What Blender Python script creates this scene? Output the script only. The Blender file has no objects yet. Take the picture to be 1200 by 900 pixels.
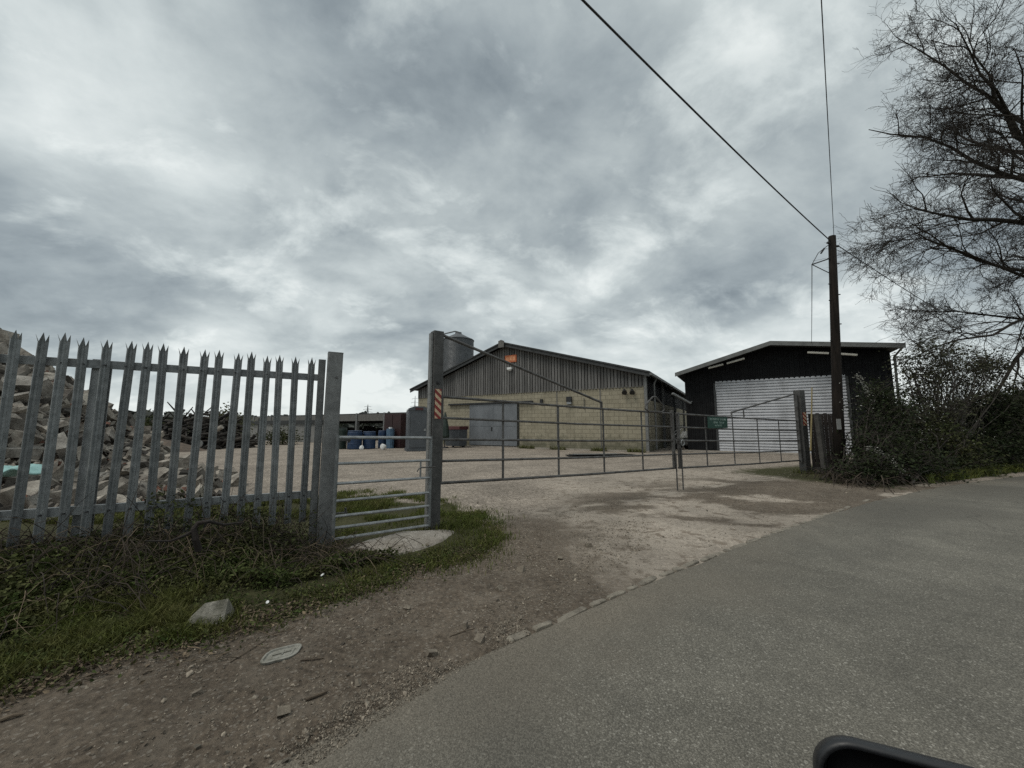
import bpy, math, random
import numpy as np
from mathutils import Matrix, Vector
from math import radians as R, sin, cos, pi

random.seed(7)
rng = np.random.default_rng(7)
scene = bpy.context.scene
COL = scene.collection

# ------------------------------------------------------------------ camera
CAM_Z = 1.27
FPX = 440.0
TILT = math.atan(50 / FPX)
CT, ST = cos(TILT), sin(TILT)


def ray(px, py):
    u, v = (px - 600) / FPX, (450 - py) / FPX
    return Vector((u, CT - v * ST, ST + v * CT))


def at(px, py, Y):
    d = ray(px, py)
    k = Y / d.y
    return Vector((d.x * k, Y, CAM_Z + d.z * k))


def gp(px, py, z=0.0):
    d = ray(px, py)
    k = (z - CAM_Z) / d.z
    return Vector((d.x * k, d.y * k, z))


def onplane(px, py, P, n):
    d = ray(px, py)
    o = Vector((0, 0, CAM_Z))
    k = (Vector(P) - o).dot(n) / d.dot(n)
    return o + d * k


cam = bpy.data.cameras.new("camera")
camo = bpy.data.objects.new("camera", cam)
COL.objects.link(camo)
camo.location = (0, 0, CAM_Z)
camo.rotation_euler = (pi / 2 + TILT, 0, 0)
cam.sensor_width = 36
cam.lens = 36 * FPX / 1200
cam.clip_start = 0.03
cam.clip_end = 3000
scene.camera = camo
scene.view_settings.view_transform = 'Standard'
scene.view_settings.look = 'None'
scene.view_settings.exposure = 0
scene.view_settings.gamma = 1
scene.cycles.use_denoising = False
scene.cycles.max_bounces = 6


# ------------------------------------------------------------------ noise (numpy)
def _hash(ix, iy, seed):
    n = (ix.astype(np.int64) * 374761393 + iy.astype(np.int64) * 668265263 + seed * 1442695041) & 0x7fffffff
    n = ((n ^ (n >> 13)) * 1274126177) & 0x7fffffff
    n = n ^ (n >> 16)
    return (n & 0xffff) / 65535.0


def vnoise(x, y, seed=0):
    ix, iy = np.floor(x), np.floor(y)
    fx, fy = x - ix, y - iy
    fx = fx * fx * (3 - 2 * fx); fy = fy * fy * (3 - 2 * fy)
    a = _hash(ix, iy, seed); b = _hash(ix + 1, iy, seed)
    c = _hash(ix, iy + 1, seed); d = _hash(ix + 1, iy + 1, seed)
    return (a * (1 - fx) + b * fx) * (1 - fy) + (c * (1 - fx) + d * fx) * fy


def fbm(x, y, s, octv=4, seed=0):
    x = np.asarray(x, float); y = np.asarray(y, float)
    t = 0; a = 0.5
    for o in range(octv):
        t = t + a * (vnoise(x * s, y * s, seed + o * 17) - 0.5)
        s *= 2.03; a *= 0.5
    return t


def sst(a, b, x):
    t = np.clip((x - a) / (b - a), 0, 1)
    return t * t * (3 - 2 * t)


def inpoly(x, y, poly):
    x = np.asarray(x, float); y = np.asarray(y, float)
    r = np.zeros(x.shape, bool)
    n = len(poly)
    for i in range(n):
        x0, y0 = poly[i][0], poly[i][1]; x1, y1 = poly[(i + 1) % n][0], poly[(i + 1) % n][1]
        c = ((y0 > y) != (y1 > y)) & (x < (x1 - x0) * (y - y0) / (y1 - y0 + 1e-12) + x0)
        r ^= c
    return r


def pline_dist(x, y, pl):
    """signed distance, positive on the left of the polyline"""
    best = np.full(np.shape(x), 1e9); sign = np.ones(np.shape(x))
    for (a, b) in zip(pl[:-1], pl[1:]):
        dx, dy = b[0] - a[0], b[1] - a[1]
        L2 = dx * dx + dy * dy
        t = np.clip(((x - a[0]) * dx + (y - a[1]) * dy) / L2, 0, 1)
        qx, qy = a[0] + t * dx, a[1] + t * dy
        d = np.hypot(x - qx, y - qy)
        s = np.sign(dx * (y - a[1]) - dy * (x - a[0]))
        m = d < best
        best = np.where(m, d, best); sign = np.where(m, s, sign)
    return best * sign


# ------------------------------------------------------------------ mesh builder
ROOTM = {}


def tag(o, label=None, cat=None, group=None, kind=None):
    if label: o['label'] = label
    if cat: o['category'] = cat
    if group: o['group'] = group
    if kind: o['kind'] = kind
    return o


def thing(name, loc, label, cat, rotz=0.0, group=None, kind=None):
    o = bpy.data.objects.new(name, None)
    COL.objects.link(o)
    o.empty_display_size = 0.2
    o.location = loc
    o.rotation_euler = (0, 0, rotz)
    ROOTM[o.name] = Matrix.Translation(Vector(loc)) @ Matrix.Rotation(rotz, 4, 'Z')
    return tag(o, label, cat, group, kind)


class MB:
    def __init__(s):
        s.v = []; s.f = []

    def add(s, vs, fs):
        b = len(s.v)
        s.v.extend([tuple(p) for p in vs])
        s.f.extend([tuple(i + b for i in f) for f in fs])
        return s

    def box(s, x0, y0, z0, x1, y1, z1):
        return s.add([(x0, y0, z0), (x1, y0, z0), (x1, y1, z0), (x0, y1, z0), (x0, y0, z1), (x1, y0, z1), (x1, y1, z1), (x0, y1, z1)],
                     [(0, 3, 2, 1), (4, 5, 6, 7), (0, 1, 5, 4), (1, 2, 6, 5), (2, 3, 7, 6), (3, 0, 4, 7)])

    def bar(s, p0, p1, w, h, up=(0, 0, 1), bev=0.0):
        """rectangular bar from p0 to p1; w sideways, h along up; chamfered when bev > 0"""
        p0, p1 = Vector(p0), Vector(p1)
        d = (p1 - p0).normalized()
        u = Vector(up)
        sd = d.cross(u)
        if sd.length < 1e-6: sd = d.cross(Vector((1, 0, 0)))
        sd.normalize(); u = sd.cross(d).normalized()
        if bev <= 0:
            pr = [(-w / 2, -h / 2), (w / 2, -h / 2), (w / 2, h / 2), (-w / 2, h / 2)]
        else:
            b = bev
            pr = [(-w / 2 + b, -h / 2), (w / 2 - b, -h / 2), (w / 2, -h / 2 + b), (w / 2, h / 2 - b), (w / 2 - b, h / 2), (-w / 2 + b, h / 2), (-w / 2, h / 2 - b), (-w / 2, -h / 2 + b)]
        n = len(pr)
        vs = [p0 + sd * a + u * c for a, c in pr] + [p1 + sd * a + u * c for a, c in pr]
        fs = [(i, (i + 1) % n, n + (i + 1) % n, n + i) for i in range(n)]
        fs += [tuple(range(n - 1, -1, -1)), tuple(range(n, 2 * n))]
        return s.add(vs, fs)

    def tube(s, pts, rad, n=8, cap=True):
        pts = [Vector(p) for p in pts]
        m = len(pts)
        if not isinstance(rad, (list, tuple)): rad = [rad] * m
        b = len(s.v)
        ref = None
        for i, p in enumerate(pts):
            d = (pts[min(i + 1, m - 1)] - pts[max(i - 1, 0)])
            if d.length < 1e-9: d = Vector((0, 0, 1))
            d.normalize()
            if ref is None:
                ref = d.orthogonal().normalized()
            else:
                ref = (ref - d * ref.dot(d))
                ref = ref.normalized() if ref.length > 1e-6 else d.orthogonal().normalized()
            o = d.cross(ref)
            for k in range(n):
                a = 2 * pi * k / n
                q = p + (ref * cos(a) + o * sin(a)) * rad[i]
                s.v.append((q.x, q.y, q.z))
        for i in range(m - 1):
            for k in range(n):
                s.f.append((b + i * n + k, b + i * n + (k + 1) % n, b + (i + 1) * n + (k + 1) % n, b + (i + 1) * n + k))
        if cap:
            s.f.append(tuple(b + k for k in range(n - 1, -1, -1)))
            s.f.append(tuple(b + (m - 1) * n + k for k in range(n)))
        return s

    def lathe(s, c, prof, n=24):
        """profile of (r, z) turned round a vertical axis at c"""
        b = len(s.v); c = Vector(c)
        for r, z in prof:
            for k in range(n):
                a = 2 * pi * k / n
                s.v.append((c.x + r * cos(a), c.y + r * sin(a), c.z + z))
        for i in range(len(prof) - 1):
            for k in range(n):
                s.f.append((b + i * n + k, b + i * n + (k + 1) % n, b + (i + 1) * n + (k + 1) % n, b + (i + 1) * n + k))
        s.f.append(tuple(b + k for k in range(n - 1, -1, -1)))
        s.f.append(tuple(b + (len(prof) - 1) * n + k for k in range(n)))
        return s

    def prism(s, poly, ext):
        ext = Vector(ext); n = len(poly)
        vs = [Vector(p) for p in poly]; vs = vs + [p + ext for p in vs]
        fs = [tuple(range(n - 1, -1, -1)), tuple(range(n, 2 * n))]
        fs += [(i, (i + 1) % n, n + (i + 1) % n, n + i) for i in range(n)]
        return s.add(vs, fs)

    def build(s, name, mat, parent=None, world=True, smooth=False):
        me = bpy.data.meshes.new(name)
        v = s.v
        if parent is not None and world:
            inv = ROOTM[parent.name].inverted()
            v = [inv @ Vector(p) for p in v]
        me.from_pydata([tuple(p) for p in v], [], s.f)
        return finish(name, me, mat, parent, smooth)


def finish(name, me, mat, parent=None, smooth=False):
    me.materials.append(mat)
    me.polygons.foreach_set('use_smooth', [bool(smooth)] * len(me.polygons))
    me.update()
    o = bpy.data.objects.new(name, me)
    COL.objects.link(o)
    if parent is not None:
        o.parent = parent
        ROOTM[o.name] = ROOTM[parent.name]
    return o


def fix_normals(o):
    import bmesh
    bm = bmesh.new(); bm.from_mesh(o.data)
    bmesh.ops.recalc_face_normals(bm, faces=bm.faces)
    bm.to_mesh(o.data); bm.free()
    return o


def nmesh(name, verts, faces, mat, parent=None, smooth=False, sub=None):
    """numpy mesh: faces is one (F,k) array or a list of them"""
    if not isinstance(faces, list): faces = [faces]
    verts = np.asarray(verts, np.float64)
    if parent is not None:
        inv = np.array(ROOTM[parent.name].inverted())
        verts = verts @ inv[:3, :3].T + inv[:3, 3]
    me = bpy.data.meshes.new(name)
    me.vertices.add(len(verts))
    me.vertices.foreach_set('co', verts.astype(np.float32).ravel())
    loops = np.concatenate([f.ravel() for f in faces]).astype(np.int32)
    tot = np.concatenate([np.full(len(f), f.shape[1]) for f in faces]).astype(np.int32)
    st = np.concatenate([[0], np.cumsum(tot)[:-1]]).astype(np.int32)
    me.loops.add(len(loops)); me.polygons.add(len(tot))
    me.loops.foreach_set('vertex_index', loops)
    me.polygons.foreach_set('loop_start', st)
    me.polygons.foreach_set('loop_total', tot)
    me.update(calc_edges=True)
    me.validate()
    return finish(name, me, mat, parent, smooth)


# ------------------------------------------------------------------ materials
def nodes(name):
    m = bpy.data.materials.new(name)
    m.use_nodes = True
    nt = m.node_tree
    b = nt.nodes['Principled BSDF']
    return m, nt, b


def N(nt, t, **kw):
    n = nt.nodes.new(t)
    for k, v in kw.items():
        if k in n.inputs.keys(): n.inputs[k].default_value = v
        else: setattr(n, k, v)
    return n


def col4(c): return (c[0], c[1], c[2], 1)


def mixc(nt, fac, a, b, mode='MIX'):
    n = nt.nodes.new('ShaderNodeMix'); n.data_type = 'RGBA'; n.blend_type = mode
    def s(i, v):
        if hasattr(v, 'is_linked') or hasattr(v, 'links'): nt.links.new(v, n.inputs[i])
        elif isinstance(v, (tuple, list)): n.inputs[i].default_value = col4(v)
        else: n.inputs[i].default_value = v
    s(0, fac); s(6, a); s(7, b)
    return n.outputs[2]


def maprange(nt, v, a, b, c=0.0, d=1.0):
    n = nt.nodes.new('ShaderNodeMapRange')
    nt.links.new(v, n.inputs[0])
    n.inputs[1].default_value = a; n.inputs[2].default_value = b
    n.inputs[3].default_value = c; n.inputs[4].default_value = d
    return n.outputs[0]


def mth(nt, op, a, b=None):
    n = nt.nodes.new('ShaderNodeMath'); n.operation = op
    for i, v in enumerate((a, b)):
        if v is None: continue
        if isinstance(v, (int, float)): n.inputs[i].default_value = v
        else: nt.links.new(v, n.inputs[i])
    return n.outputs[0]


def coords(nt, sc=(1, 1, 1), kind='Object'):
    tc = nt.nodes.new('ShaderNodeTexCoord')
    mp = nt.nodes.new('ShaderNodeMapping')
    mp.inputs['Scale'].default_value = sc
    nt.links.new(tc.outputs[kind], mp.inputs[0])
    return mp.outputs[0]


def noise(nt, vec, scale, detail=4, rough=0.55, dist=0.0):
    n = N(nt, 'ShaderNodeTexNoise'); n.inputs['Scale'].default_value = scale
    n.inputs['Detail'].default_value = detail; n.inputs['Roughness'].default_value = rough
    n.inputs['Distortion'].default_value = dist
    nt.links.new(vec, n.inputs['Vector'])
    return n.outputs['Fac']


def bump(nt, b, h, strength=0.3, dist=0.02):
    n = N(nt, 'ShaderNodeBump'); n.inputs['Strength'].default_value = strength; n.inputs['Distance'].default_value = dist
    nt.links.new(h, n.inputs['Height'])
    nt.links.new(n.outputs[0], b.inputs['Normal'])


def setc(nt, b, c): nt.links.new(c, b.inputs['Base Color'])


def mat(name, c1, c2=None, scale=6.0, rough=0.7, metal=0.0, stretch=(1, 1, 1), bs=0.0, bd=0.01, bscale=30.0,
        island=0.0, lo=0.35, hi=0.65, spec=0.5, trans=0.0, fine=0.0):
    m, nt, b = nodes(name)
    b.inputs['Roughness'].default_value = rough
    b.inputs['Metallic'].default_value = metal
    b.inputs['Specular IOR Level'].default_value = spec
    c2 = c2 or tuple(x * 0.7 for x in c1)
    vec = coords(nt, stretch)
    f = maprange(nt, noise(nt, vec, scale, 6, 0.6), lo, hi)
    c = mixc(nt, f, c2, c1)
    if fine > 0:
        f2 = maprange(nt, noise(nt, vec, scale * 9, 3, 0.7), 0.3, 0.7, 1 - fine, 1 + fine)
        c = mixc(nt, 1.0, c, f2, 'MULTIPLY')
    if island > 0:
        g = nt.nodes.new('ShaderNodeNewGeometry')
        v = maprange(nt, g.outputs['Random Per Island'], 0, 1, 1 - island, 1 + island)
        c = mixc(nt, 1.0, c, v, 'MULTIPLY')
    setc(nt, b, c)
    r = maprange(nt, noise(nt, vec, scale * 2.3, 4), 0.3, 0.7, max(0.05, rough - 0.12), min(1, rough + 0.12))
    nt.links.new(r, b.inputs['Roughness'])
    if bs > 0:
        bump(nt, b, noise(nt, vec, bscale, 5, 0.65), bs, bd)
    if trans > 0:
        tr = nt.nodes.new('ShaderNodeBsdfTranslucent'); nt.links.new(c, tr.inputs[0])
        mx = nt.nodes.new('ShaderNodeMixShader'); mx.inputs[0].default_value = trans
        nt.links.new(b.outputs[0], mx.inputs[1]); nt.links.new(tr.outputs[0], mx.inputs[2])
        nt.links.new(mx.outputs[0], nt.nodes['Material Output'].inputs[0])
    return m


M = {}
M['galv'] = mat('galvanised_steel', (0.22, 0.232, 0.235), (0.13, 0.14, 0.142), 14, 0.5, 0.35, bs=0.15, bscale=60, fine=0.18)
def galv_variation(m):
    nt = m.node_tree; b = nt.nodes['Principled BSDF']
    src = b.inputs['Base Color'].links[0].from_socket
    oi = nt.nodes.new('ShaderNodeObjectInfo')
    c = mixc(nt, 1.0, src, maprange(nt, oi.outputs['Random'], 0, 1, .8, 1.22), 'MULTIPLY')
    tc_ = nt.nodes.new('ShaderNodeTexCoord')
    ad = nt.nodes.new('ShaderNodeVectorMath'); ad.operation = 'ADD'
    sc_ = nt.nodes.new('ShaderNodeVectorMath'); sc_.operation = 'SCALE'; sc_.inputs[0].default_value = (31, 17, 23)
    nt.links.new(oi.outputs['Random'], sc_.inputs[3]); nt.links.new(tc_.outputs['Object'], ad.inputs[0]); nt.links.new(sc_.outputs[0], ad.inputs[1])
    bl_ = noise(nt, ad.outputs[0], 5, 5, .65)
    c = mixc(nt, maprange(nt, bl_, .5, .68, 0, .45), c, (0.30, 0.305, 0.30))
    ru = noise(nt, ad.outputs[0], 11, 6, .7)
    c = mixc(nt, maprange(nt, ru, .66, .76, 0, .6), c, (0.13, 0.075, 0.045))
    nt.links.new(c, b.inputs['Base Color'])


galv_variation(M['galv'])
M['galvpost'] = mat('weathered_galvanised_post', (0.19, 0.193, 0.19), (0.12, 0.123, 0.122), 9, 0.6, 0.25, bs=0.2, bscale=80, fine=0.25)
M['galvlight'] = mat('bright_galvanised_tube', (0.32, 0.33, 0.335), (0.2, 0.21, 0.21), 12, 0.45, 0.4, fine=0.2)
M['galvstrip'] = mat('dull_galvanised_strip', (0.24, 0.24, 0.235), (0.15, 0.15, 0.145), 10, .55, .25, fine=.25)
M['gatedark'] = mat('dull_gate_steel', (0.115, 0.113, 0.11), (0.055, 0.05, 0.046), 8, 0.6, 0.3, fine=0.3)
M['gatepost'] = mat('dark_painted_post', (0.075, 0.073, 0.07), (0.04, 0.04, 0.039), 7, 0.62, 0.1, bs=0.25, bscale=70, fine=0.35)
M['timberdark'] = mat('creosoted_timber', (0.022, 0.015, 0.012), (0.009, 0.007, 0.006), 5, 0.85, stretch=(6, 6, 0.5), bs=0.5, bscale=14, fine=0.3)
M['pole'] = mat('creosoted_pole', (0.022, 0.017, 0.014), (0.009, 0.0075, 0.0065), 4, 0.9, spec=.15, stretch=(5, 5, 0.4), bs=0.5, bscale=16, fine=0.35)
M['black'] = mat('black_plastic', (0.012, 0.012, 0.013), (0.008, 0.008, 0.009), 5, 0.4)
M['blackrubber'] = mat('black_cable', (0.012, 0.012, 0.013), (0.01, 0.01, 0.01), 5, 0.6)
M['red'] = mat('red_reflective', (0.24, 0.02, 0.016), (0.16, 0.014, 0.012), 30, 0.5, fine=0.3)
M['cream'] = mat('cream_reflective', (0.58, 0.43, 0.28), (0.42, 0.3, 0.2), 30, 0.55, fine=0.3)
M['white'] = mat('white_plastic', (0.72, 0.73, 0.72), (0.55, 0.55, 0.54), 4, 0.5)
M['concrete'] = mat('cast_concrete', (0.34, 0.31, 0.27), (0.2, 0.175, 0.145), 5, 0.9, bs=0.5, bd=0.02, bscale=40, fine=0.25)
M['post_concrete'] = mat('old_concrete_post', (0.065, 0.061, 0.055), (0.032, 0.03, 0.027), 6, 0.9, bs=0.4, bscale=50, fine=0.25)
M['doorblue'] = mat('grey_blue_door_paint', (0.165, 0.178, 0.192), (0.115, 0.125, 0.136), 1.5, 0.6, stretch=(1, 1, 0.4), fine=0.12)
M['metaldark'] = mat('dark_steel', (0.03, 0.031, 0.033), (0.02, 0.02, 0.02), 8, 0.5, 0.2)
M['roofsheet'] = mat('dark_roof_sheet', (0.045, 0.048, 0.05), (0.028, 0.03, 0.03), 3, 0.75, fine=0.2)
M['roofgrey'] = mat('grey_green_roof_trim', (0.15, 0.155, 0.15), (0.10, 0.103, 0.1), 3, 0.6, fine=0.2)
M['shedclad'] = mat('black_sheet_cladding', (0.014, 0.0145, 0.0155), (0.008, 0.008, 0.009), 3, 0.8, spec=0.2)
M['roller'] = mat('roller_shutter_steel', (0.5, 0.51, 0.535), (0.33, 0.335, 0.35), 0.9, 0.6, 0.0, stretch=(1, 1, .35), lo=.3, hi=.55, fine=.08)
M['tube'] = mat('lamp_diffuser', (0.5, 0.48, 0.42), (0.4, 0.38, 0.33), 3, 0.5)
M['green'] = mat('green_sign', (0.004, 0.05, 0.032), (0.003, 0.036, 0.024), 4, 0.5)
M['signtext'] = mat('sign_lettering', (0.34, 0.44, 0.40), (0.26, 0.36, 0.32), 20, 0.6)
M['orange'] = mat('orange_sign', (0.55, 0.16, 0.06), (0.4, 0.11, 0.04), 6, 0.6)
M['orangemark'] = mat('pale_orange_marks', (0.7, 0.33, 0.17), (0.6, 0.26, 0.13), 6, 0.6)
M['yellowpole'] = mat('faded_yellow_plastic', (0.27, 0.215, 0.1), (0.19, 0.15, 0.07), 8, 0.6)
M['loo'] = mat('grey_moulded_plastic', (0.075, 0.085, 0.095), (0.055, 0.062, 0.07), 3, 0.5)
M['blue'] = mat('blue_barrel_plastic', (0.013, 0.04, 0.1), (0.008, 0.024, 0.06), 4, 0.5)
M['paleblue'] = mat('pale_blue_sheet', (0.085, 0.155, 0.23), (0.055, 0.1, 0.16), 6, 0.6)
M['maroon'] = mat('maroon_paint', (0.03, 0.008, 0.008), (0.018, 0.006, 0.006), 3, 0.6)
M['greenplastic'] = mat('dark_green_plastic', (0.015, 0.03, 0.022), (0.01, 0.02, 0.015), 4, 0.5)
M['silo'] = mat('galvanised_silo_sheet', (0.12, 0.127, 0.135), (0.08, 0.086, 0.092), 2, 0.55, 0.3, fine=0.12)
M['oldtimber'] = mat('weathered_grey_timber', (0.15, 0.145, 0.135), (0.08, 0.078, 0.072), 4, 0.85, stretch=(4, 4, 0.6), fine=0.25)
M['rubble'] = mat('broken_concrete', (0.25, 0.228, 0.195), (0.075, 0.062, 0.05), 3, 0.95, island=0.8, bs=0.6, bd=0.03, bscale=18, fine=0.3)
M['slabstone'] = mat('pale_concrete_chunk', (0.36, 0.335, 0.29), (0.19, 0.17, 0.14), 7, 0.95, bs=0.6, bd=0.02, bscale=30, fine=0.3)
M['dirtstone'] = mat('dusty_field_stone', (0.21, 0.18, 0.14), (0.12, 0.10, 0.078), 20, 0.95, bs=.5, bscale=60, fine=.3)
M['blockgrey'] = mat('dirty_broken_slab', (0.3, 0.283, 0.255), (0.12, 0.108, 0.092), 4, 0.95, bs=.5, bd=.03, bscale=20, fine=.35)
M['bankstone'] = mat('mossy_stone_block', (0.25, 0.235, 0.2), (0.1, 0.095, 0.072), 9, .95, bs=.6, bd=.02, bscale=40, fine=.3)
M['litter'] = mat('dead_leaf_litter', (0.17, 0.13, 0.085), (0.07, 0.05, 0.033), 8, .9, island=.6)
M['redlid'] = mat('dark_red_lid', (0.07, 0.012, 0.012), (0.045, 0.009, 0.009), 4, .6)
M['brick'] = mat('broken_brick', (0.19, 0.085, 0.058), (0.1, 0.055, 0.042), 12, .95, island=.5, fine=.3)
M['kerb'] = mat('worn_granite_sett', (0.225, 0.2, 0.16), (0.11, 0.096, 0.076), 12, 0.85, bs=0.5, bd=0.01, bscale=50, island=0.2, fine=0.3)
M['pebble'] = mat('mixed_gravel', (0.26, 0.225, 0.178), (0.12, 0.10, 0.078), 30, 0.95, island=0.65)
M['grass'] = mat('grass_blades', (0.075, 0.092, 0.02), (0.105, 0.103, 0.035), 3, 0.7, island=0.5, trans=0.3, spec=0.2)
M['grassbright'] = mat('fresh_grass_blades', (0.085, 0.11, 0.024), (0.11, 0.115, 0.035), 3, 0.7, island=0.45, trans=0.3, spec=0.2)
M['bramble'] = mat('bramble_leaves', (0.05, 0.074, 0.02), (0.088, 0.085, 0.036), 5, 0.75, island=0.6, trans=0.2, spec=0.15)
M['cane'] = mat('dead_bramble_canes', (0.06, 0.044, 0.03), (0.02, 0.015, 0.011), 6, 0.9, island=0.5)
M['bark'] = mat('tree_bark', (0.05, 0.043, 0.037), (0.026, 0.022, 0.019), 6, 0.95, spec=0.1)
M['twig'] = mat('shrub_twigs', (0.05, 0.041, 0.033), (0.022, 0.018, 0.014), 6, 0.9)
M['hedge'] = mat('hedge_leaves', (0.036, 0.048, 0.016), (0.06, 0.06, 0.026), 2, 0.7, island=0.5, trans=0.2, spec=0.2)
M['ivy'] = mat('dark_evergreen_leaves', (0.017, 0.027, 0.010), (0.028, 0.034, 0.014), 2, 0.7, island=0.5, trans=0.15, spec=0.2)
M['shrubleaf'] = mat('shrub_leaves', (0.034, 0.04, 0.022), (0.062, 0.06, 0.036), 2, 0.7, island=0.55, trans=0.2, spec=0.25)
M['blossom'] = mat('pale_lichen_twig', (0.34, 0.34, 0.31), (0.2, 0.2, 0.17), 8, 0.9, island=0.4)
M['olive'] = mat('olive_bush_leaves', (0.11, 0.11, 0.055), (0.07, 0.075, 0.035), 2, 0.8, island=0.4, trans=0.2)
M['fartrees'] = mat('far_treeline', (0.075, 0.08, 0.07), (0.05, 0.055, 0.05), 0.3, 0.95, island=0.3)
M['log'] = mat('cut_log_bark', (0.04, 0.034, 0.028), (0.018, 0.015, 0.012), 5, 0.95, island=0.5)
M['soil'] = mat('dumped_soil', (0.12, 0.088, 0.064), (0.06, 0.046, 0.035), 3, 0.95, bs=0.6, bd=0.05, bscale=9, fine=0.25)
M['teal'] = mat('pale_teal_sheet', (0.3, 0.5, 0.48), (0.2, 0.36, 0.35), 8, 0.6)
M['lid'] = mat('weathered_grey_lid', (0.27, 0.265, 0.235), (0.15, 0.145, 0.12), 14, 0.8, fine=0.3)
M['pylon'] = mat('pylon_steel', (0.16, 0.17, 0.18), (0.14, 0.15, 0.16), 1, 0.7)
M['stick'] = mat('dry_stick', (0.13, 0.10, 0.07), (0.06, 0.045, 0.032), 12, 0.9)
M['carblack'] = mat('mirror_shell_plastic', (0.016, 0.017, 0.019), (0.013, 0.014, 0.016), 30, 0.45)
M['cargloss'] = mat('gloss_black_trim', (0.006, 0.006, 0.007), (0.005, 0.005, 0.006), 5, 0.22)
M['carpaint'] = mat('dark_car_paint', (0.02, 0.022, 0.026), (0.018, 0.02, 0.024), 2, 0.25)
M['greywall'] = mat('pale_precast_panel', (0.22, 0.22, 0.21), (0.16, 0.16, 0.155), 2, 0.9, fine=0.15)
M['redsign'] = mat('red_sign_plate', (0.3, 0.02, 0.02), (0.22, 0.015, 0.015), 5, 0.5)

# mirror glass
m, nt, b = nodes('mirror_glass'); b.inputs['Base Color'].default_value = (0.012, 0.012, 0.013, 1); b.inputs['Roughness'].default_value = 0.45
b.inputs['Specular IOR Level'].default_value = 0.1
M['glassdark'] = m

# blockwork
m, nt, b = nodes('buff_blockwork')
tc = nt.nodes.new('ShaderNodeTexCoord'); sx = nt.nodes.new('ShaderNodeSeparateXYZ'); nt.links.new(tc.outputs['Object'], sx.inputs[0])
cx = nt.nodes.new('ShaderNodeCombineXYZ')
nt.links.new(mth(nt, 'ADD', sx.outputs[0], sx.outputs[1]), cx.inputs[0]); nt.links.new(sx.outputs[2], cx.inputs[1])
br = N(nt, 'ShaderNodeTexBrick'); nt.links.new(cx.outputs[0], br.inputs['Vector'])
br.inputs['Scale'].default_value = 1.0; br.inputs['Brick Width'].default_value = 0.45; br.inputs['Row Height'].default_value = 0.225
br.inputs['Mortar Size'].default_value = 0.012; br.inputs['Mortar Smooth'].default_value = 0.3; br.inputs['Bias'].default_value = 0.0
br.inputs['Color1'].default_value = (0.35, 0.318, 0.24, 1); br.inputs['Color2'].default_value = (0.285, 0.258, 0.192, 1); br.inputs['Mortar'].default_value = (0.15, 0.135, 0.1, 1)
nb = noise(nt, tc.outputs['Object'], 1.3, 6, 0.65)
c = mixc(nt, maprange(nt, nb, 0.3, 0.72, 0.0, 0.5), br.outputs[0], (0.2, 0.175, 0.12))
sk = noise(nt, coords(nt, (2.2, 2.2, .12)), 2.4, 5, .6)
c = mixc(nt, maprange(nt, sk, .52, .7, 0, .38), c, (0.13, 0.115, 0.085))
# splash and algae staining at the foot with a broken edge
ft = mth(nt, 'ADD', sx.outputs[2], maprange(nt, noise(nt, tc.outputs['Object'], 2.2, 6, 0.7), 0.3, 0.7, -0.55, 0.45))
c = mixc(nt, maprange(nt, ft, 0.75, 0.1, 0, 0.75), c, (0.085, 0.085, 0.055))
setc(nt, b, c); b.inputs['Roughness'].default_value = 0.95
bump(nt, b, mth(nt, 'ADD', mth(nt, 'MULTIPLY', br.outputs['Fac'], -1.0), mth(nt, 'MULTIPLY', noise(nt, tc.outputs['Object'], 40, 4), 0.5)), 0.5, 0.01)
M['block'] = m

# weathered vertical boards
m, nt, b = nodes('weathered_boards')
vec = coords(nt, (9, 9, 0.6))
g = nt.nodes.new('ShaderNodeNewGeometry')
c = mixc(nt, maprange(nt, noise(nt, vec, 2, 6, 0.65), 0.3, 0.7), (0.078, 0.075, 0.072), (0.185, 0.181, 0.175))
c = mixc(nt, 1.0, c, maprange(nt, g.outputs['Random Per Island'], 0, 1, 0.65, 1.2), 'MULTIPLY')
setc(nt, b, c); b.inputs['Roughness'].default_value = 0.9
M['boards'] = m


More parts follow.
